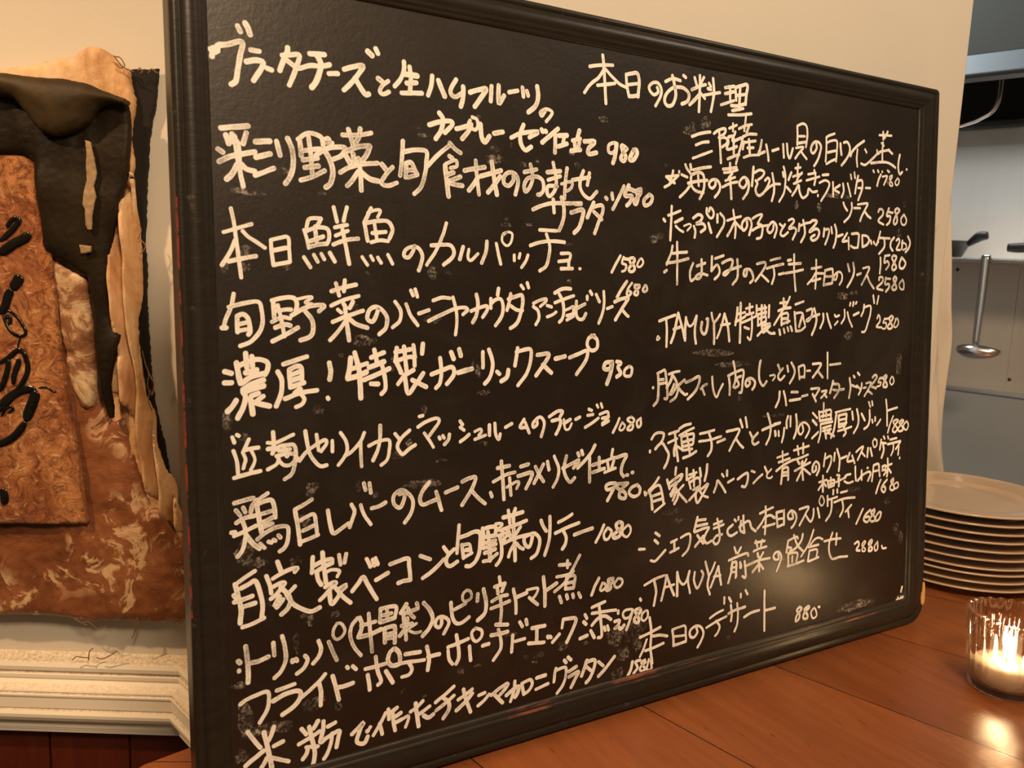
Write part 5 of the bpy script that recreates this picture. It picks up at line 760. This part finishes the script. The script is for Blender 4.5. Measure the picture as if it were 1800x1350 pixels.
# ------------------------------------------------------------------ curtain on the kitchen side of the wall end
bm = bmesh.new(); rows = []
EDGE = [(.62, 1.235), (.50, 1.252), (.428, 1.262), (.389, 1.268), (.370, 1.2744), (.330, 1.2869), (.291, 1.2879), (.230, 1.2929), (.169, 1.303), (.126, 1.3178), (.093, 1.3327), (.049, 1.3534), (.005, 1.36)]
NC = 56
for z, xr in EDGE:
    row = []; am = .0035 + .011 * min(1, (.62 - z) / .45)
    for i in range(NC + 1):
        t = i / NC; x = 1.001 + (xr - 1.001) * t
        row.append((x, .25 - am * math.sin(t * 37 + z * 5) - .004 * math.sin(t * 80 + 2 - z * 11), z))
    rows.append(row)
A = [[bm.verts.new(p) for p in row] for row in rows]
for r0, r1 in zip(A, A[1:]):
    for i in range(NC): bm.faces.new((r0[i], r0[i + 1], r1[i + 1], r1[i]))
o = obj('cloth_curtain', bm, M_TOWEL, None, True); tag(o, 'white cotton curtain hanging in folds behind the wall edge above the plates', 'curtain')
so = o.modifiers.new('thick', 'SOLIDIFY'); so.thickness = .0025
sd = o.modifiers.new('smooth', 'SUBSURF'); sd.levels = 1; sd.render_levels = 2

# ------------------------------------------------------------------ kitchen beyond the wall
aK = R(-76); DK = Vector((math.cos(aK), math.sin(aK), 0)); NK = Vector((-DK.y, DK.x, 0)); K0 = Vector((1.8764, 0.5418, 0))
def KW(s, z, o=0.0): return K0 + DK * s - NK * o + Vector((0, 0, z))
kf = lambda v: KW(v.x, v.z, v.y)
bm = bmesh.new(); box(bm, (-1.0, -0.05, -0.95), (1.0, 0, 1.9), kf); tag(obj('wall_kitchen', bm, M_STEEL), kind='structure')
bm = bmesh.new()
for s0, s1 in ((-1.0, -.232), (-.230, .0722), (.0742, .38), (.382, 1.0)): box(bm, (s0, 0.0, .185), (s1, .0025, .775), kf)
tag(obj('wall_splashback', bm, M_STEEL), kind='structure')
bm = bmesh.new()
for s, z in ((-.0605, .454), (.0793, .2058), (-.2, .454), (-.2, .2058)):
    for i in range(10):
        pass
    c = KW(s, z, .0025); ring = [bm.verts.new(c + DK * .0042 * math.cos(2 * math.pi * i / 12) + Vector((0, 0, .0042 * math.sin(2 * math.pi * i / 12))) - NK * .0004) for i in range(12)]
    tip = bm.verts.new(c - NK * .0022)
    for i in range(12): bm.faces.new((ring[i], ring[(i + 1) % 12], tip))
tag(obj('trim_2', bm, M_RIVET), kind='structure')
# range: steel front with a bright folded ledge along its top
rg = thing('steel_range_front', tuple(KW(0, -0.95, .02)), 'dull grey steel range front below the splashback, with a bright ledge', 'steel counter')
bm = bmesh.new(); box(bm, (-.9, .004, -.95), (.9, .03, .166), kf); obj('front_panel', bm, M_STEELB, rg)
bm = bmesh.new(); box(bm, (-.9, .004, .166), (.9, .034, .178), kf); o = obj('ledge', bm, M_STEELC, rg); bv = o.modifiers.new('soften', 'BEVEL'); bv.width = .004; bv.segments = 2
# hood
hood = thing('range_hood', tuple(KW(0, .79, .25)), 'grey steel range hood with a blue grey lower lip above the kitchen shelf', 'range hood')
bm = bmesh.new()
sec = [(.492, .836), (.498, .838), (.46, 1.35), (.02, 1.35), (.02, 1.335), (.45, 1.335)]
def extr(bm, sec, s0, s1):
    A = [bm.verts.new(KW(s0, z, o_)) for o_, z in sec]; B = [bm.verts.new(KW(s1, z, o_)) for o_, z in sec]
    bm.faces.new(A); bm.faces.new(B)
    for i in range(len(sec)): j = (i + 1) % len(sec); bm.faces.new((A[i], A[j], B[j], B[i]))
extr(bm, sec, -.8, .9); obj('canopy', bm, M_HOOD, hood)
bm = bmesh.new(); extr(bm, [(.498, .838), (.515, .800), (.512, .794), (.470, .794), (.470, .799), (.505, .802), (.490, .838)], -.8, .9)
o = obj('lower_lip', bm, M_LIP, hood); bv = o.modifiers.new('soften', 'BEVEL'); bv.width = .002; bv.segments = 2
bm = bmesh.new(); box(bm, (-.8, .004, .790), (.9, .03, 1.335), kf); obj('hood_shade_panel', bm, M_BLACK, hood)  # black box added for the deep shade on the wall under the hood
bm = bmesh.new(); box(bm, (-.8, .004, .778), (.9, .042, .790), kf); obj('hood_back_rail', bm, M_HOOD, hood)
bm = bmesh.new(); tube(bm, catmull([KW(.078, .90, .3), KW(.0755, .83, .3), KW(.0749, .793, .3), KW(.0653, .7688, .3), KW(.046, .757, .3), KW(.0255, .7489, .3), KW(-.06, .728, .3), KW(-.14, .722, .12), KW(-.15, .722, .03)], 6), .0045, 10)
o = obj('hood_conduit', bm, M_STEELC, hood, True)
# shelf
shelf = thing('wall_shelf', tuple(KW(0, .47, .12)), 'steel wall shelf with a bright front rail below the hood', 'shelf')
bm = bmesh.new(); box(bm, (-.8, .003, .4715), (.9, .244, .4745), kf); obj('shelf_board', bm, M_STEEL, shelf)
bm = bmesh.new(); box(bm, (-.8, .244, .4735), (.9, .252, .4800), kf); o = obj('front_rail', bm, M_STEELC, shelf); bv = o.modifiers.new('soften', 'BEVEL'); bv.width = .0025; bv.segments = 3
for s in (-.5, .5):
    bm = bmesh.new(); extr(bm, [(.003, .4715), (.003, .40), (.02, .40), (.2, .4715)], s, s + .003); obj('bracket', bm, M_STEELC, shelf)
# pans on the shelf
def pan(name, s, o_, r, label, hang, dirs, tip=.024):
    base = KW(s, .4746, o_)
    t = thing(name, tuple(base), label, 'pan', 'black pans on the kitchen shelf')
    bm = bmesh.new(); lathe(bm, [(0, base.z), (r * .78, base.z), (r, base.z + .042), (r * 1.03, base.z + .043), (r * .98, base.z + .041), (r * .76, base.z + .003), (0, base.z + .003)], 40, (base.x, base.y))
    obj('pan_body', bm, M_IRON, t, True)
    d_ = (DK * dirs[0] - NK * dirs[1]).normalized(); bm = bmesh.new(); c0 = Vector((base.x, base.y, base.z + .036))
    P = [c0 + d_ * r * .97, c0 + d_ * (r + hang * .3) + Vector((0, 0, tip * .55)), c0 + d_ * (r + hang * .6) + Vector((0, 0, tip * .9)), c0 + d_ * (r + hang) + Vector((0, 0, tip))]
    tube(bm, catmull(P, 5), lambda t_: .006 + .005 * math.sin(min(1, t_) * 2.6), 10); obj('pan_handle', bm, M_IRON, t, True)
pan('frying_pan', -.098, .125, .095, 'black frying pan on the shelf, half hidden behind the wall edge', .036, (1, .02), .020)
pan('saute_pan', .235, .125, .10, 'black pan on the shelf at the right edge of the photo', .058, (-1, .05), -.006)
# ladle hanging from the rail
lad = thing('soup_ladle', tuple(KW(.074, .48, .262)), 'polished steel ladle hanging from the shelf rail', 'ladle')
bm = bmesh.new()
hp = [KW(.0728, .468, .246), KW(.0728, .482, .2478), KW(.0728, .4865, .2545), KW(.0729, .481, .2605), KW(.0733, .465, .261), KW(.0743, .40, .262), KW(.0743, .314, .264), KW(.0745, .298, .262)]
P = catmull(hp, 6); n = len(P); rings = []
for i, p in enumerate(P):
    t = i / (n - 1); wd = .0060 + .0024 * math.sin(t * math.pi); th = .0018
    rings.append([bm.verts.new(p + DK * a * wd - NK * b * th) for a, b in ((-1, -.4), (-.6, 1), (.6, 1), (1, -.4), (.6, -1), (-.6, -1))])
for A, B in zip(rings, rings[1:]):
    for k in range(6): bm.faces.new((A[k], A[(k + 1) % 6], B[(k + 1) % 6], B[k]))
bm.faces.new(rings[0]); bm.faces.new(rings[-1]); obj('handle', bm, M_STEELC, lad, True)
bm = bmesh.new(); rings = []; bc = KW(.0745, .2985, .268)
TIL = R(58)              # the bowl hangs tipped, so its rounded back faces the dining room
for k in range(9):
    ph = math.pi / 2 * k / 8; ring = []
    for i in range(40):
        a = 2 * math.pi * i / 40; rr = .037 * math.sin(ph)
        x_ = rr * math.cos(a); y_ = rr * math.sin(a) * .95
        if math.cos(a) > .45: x_ += .013 * ((math.cos(a) - .45) / .55) ** 1.3 * math.sin(ph)
        z_ = -.026 * math.cos(ph) + (.002 * max(0, math.cos(a)) * math.sin(ph) ** 3)
        # tip about the shelf direction: the near rim (y_>0) goes up
        zz = z_ * math.cos(TIL) + y_ * math.sin(TIL) * .42; oo = y_ * math.cos(TIL) - z_ * math.sin(TIL) * .8
        ring.append(bm.verts.new(bc + DK * (x_ + .002) - NK * oo + Vector((0, 0, zz - .010))))
    rings.append(ring)
for A, B in zip(rings, rings[1:]):
    for i in range(40): bm.faces.new((A[i], A[(i + 1) % 40], B[(i + 1) % 40], B[i]))
bmesh.ops.remove_doubles(bm, verts=bm.verts, dist=1e-6)
o = obj('bowl', bm, M_STEELC, lad, True); so = o.modifiers.new('thick', 'SOLIDIFY'); so.thickness = .0012
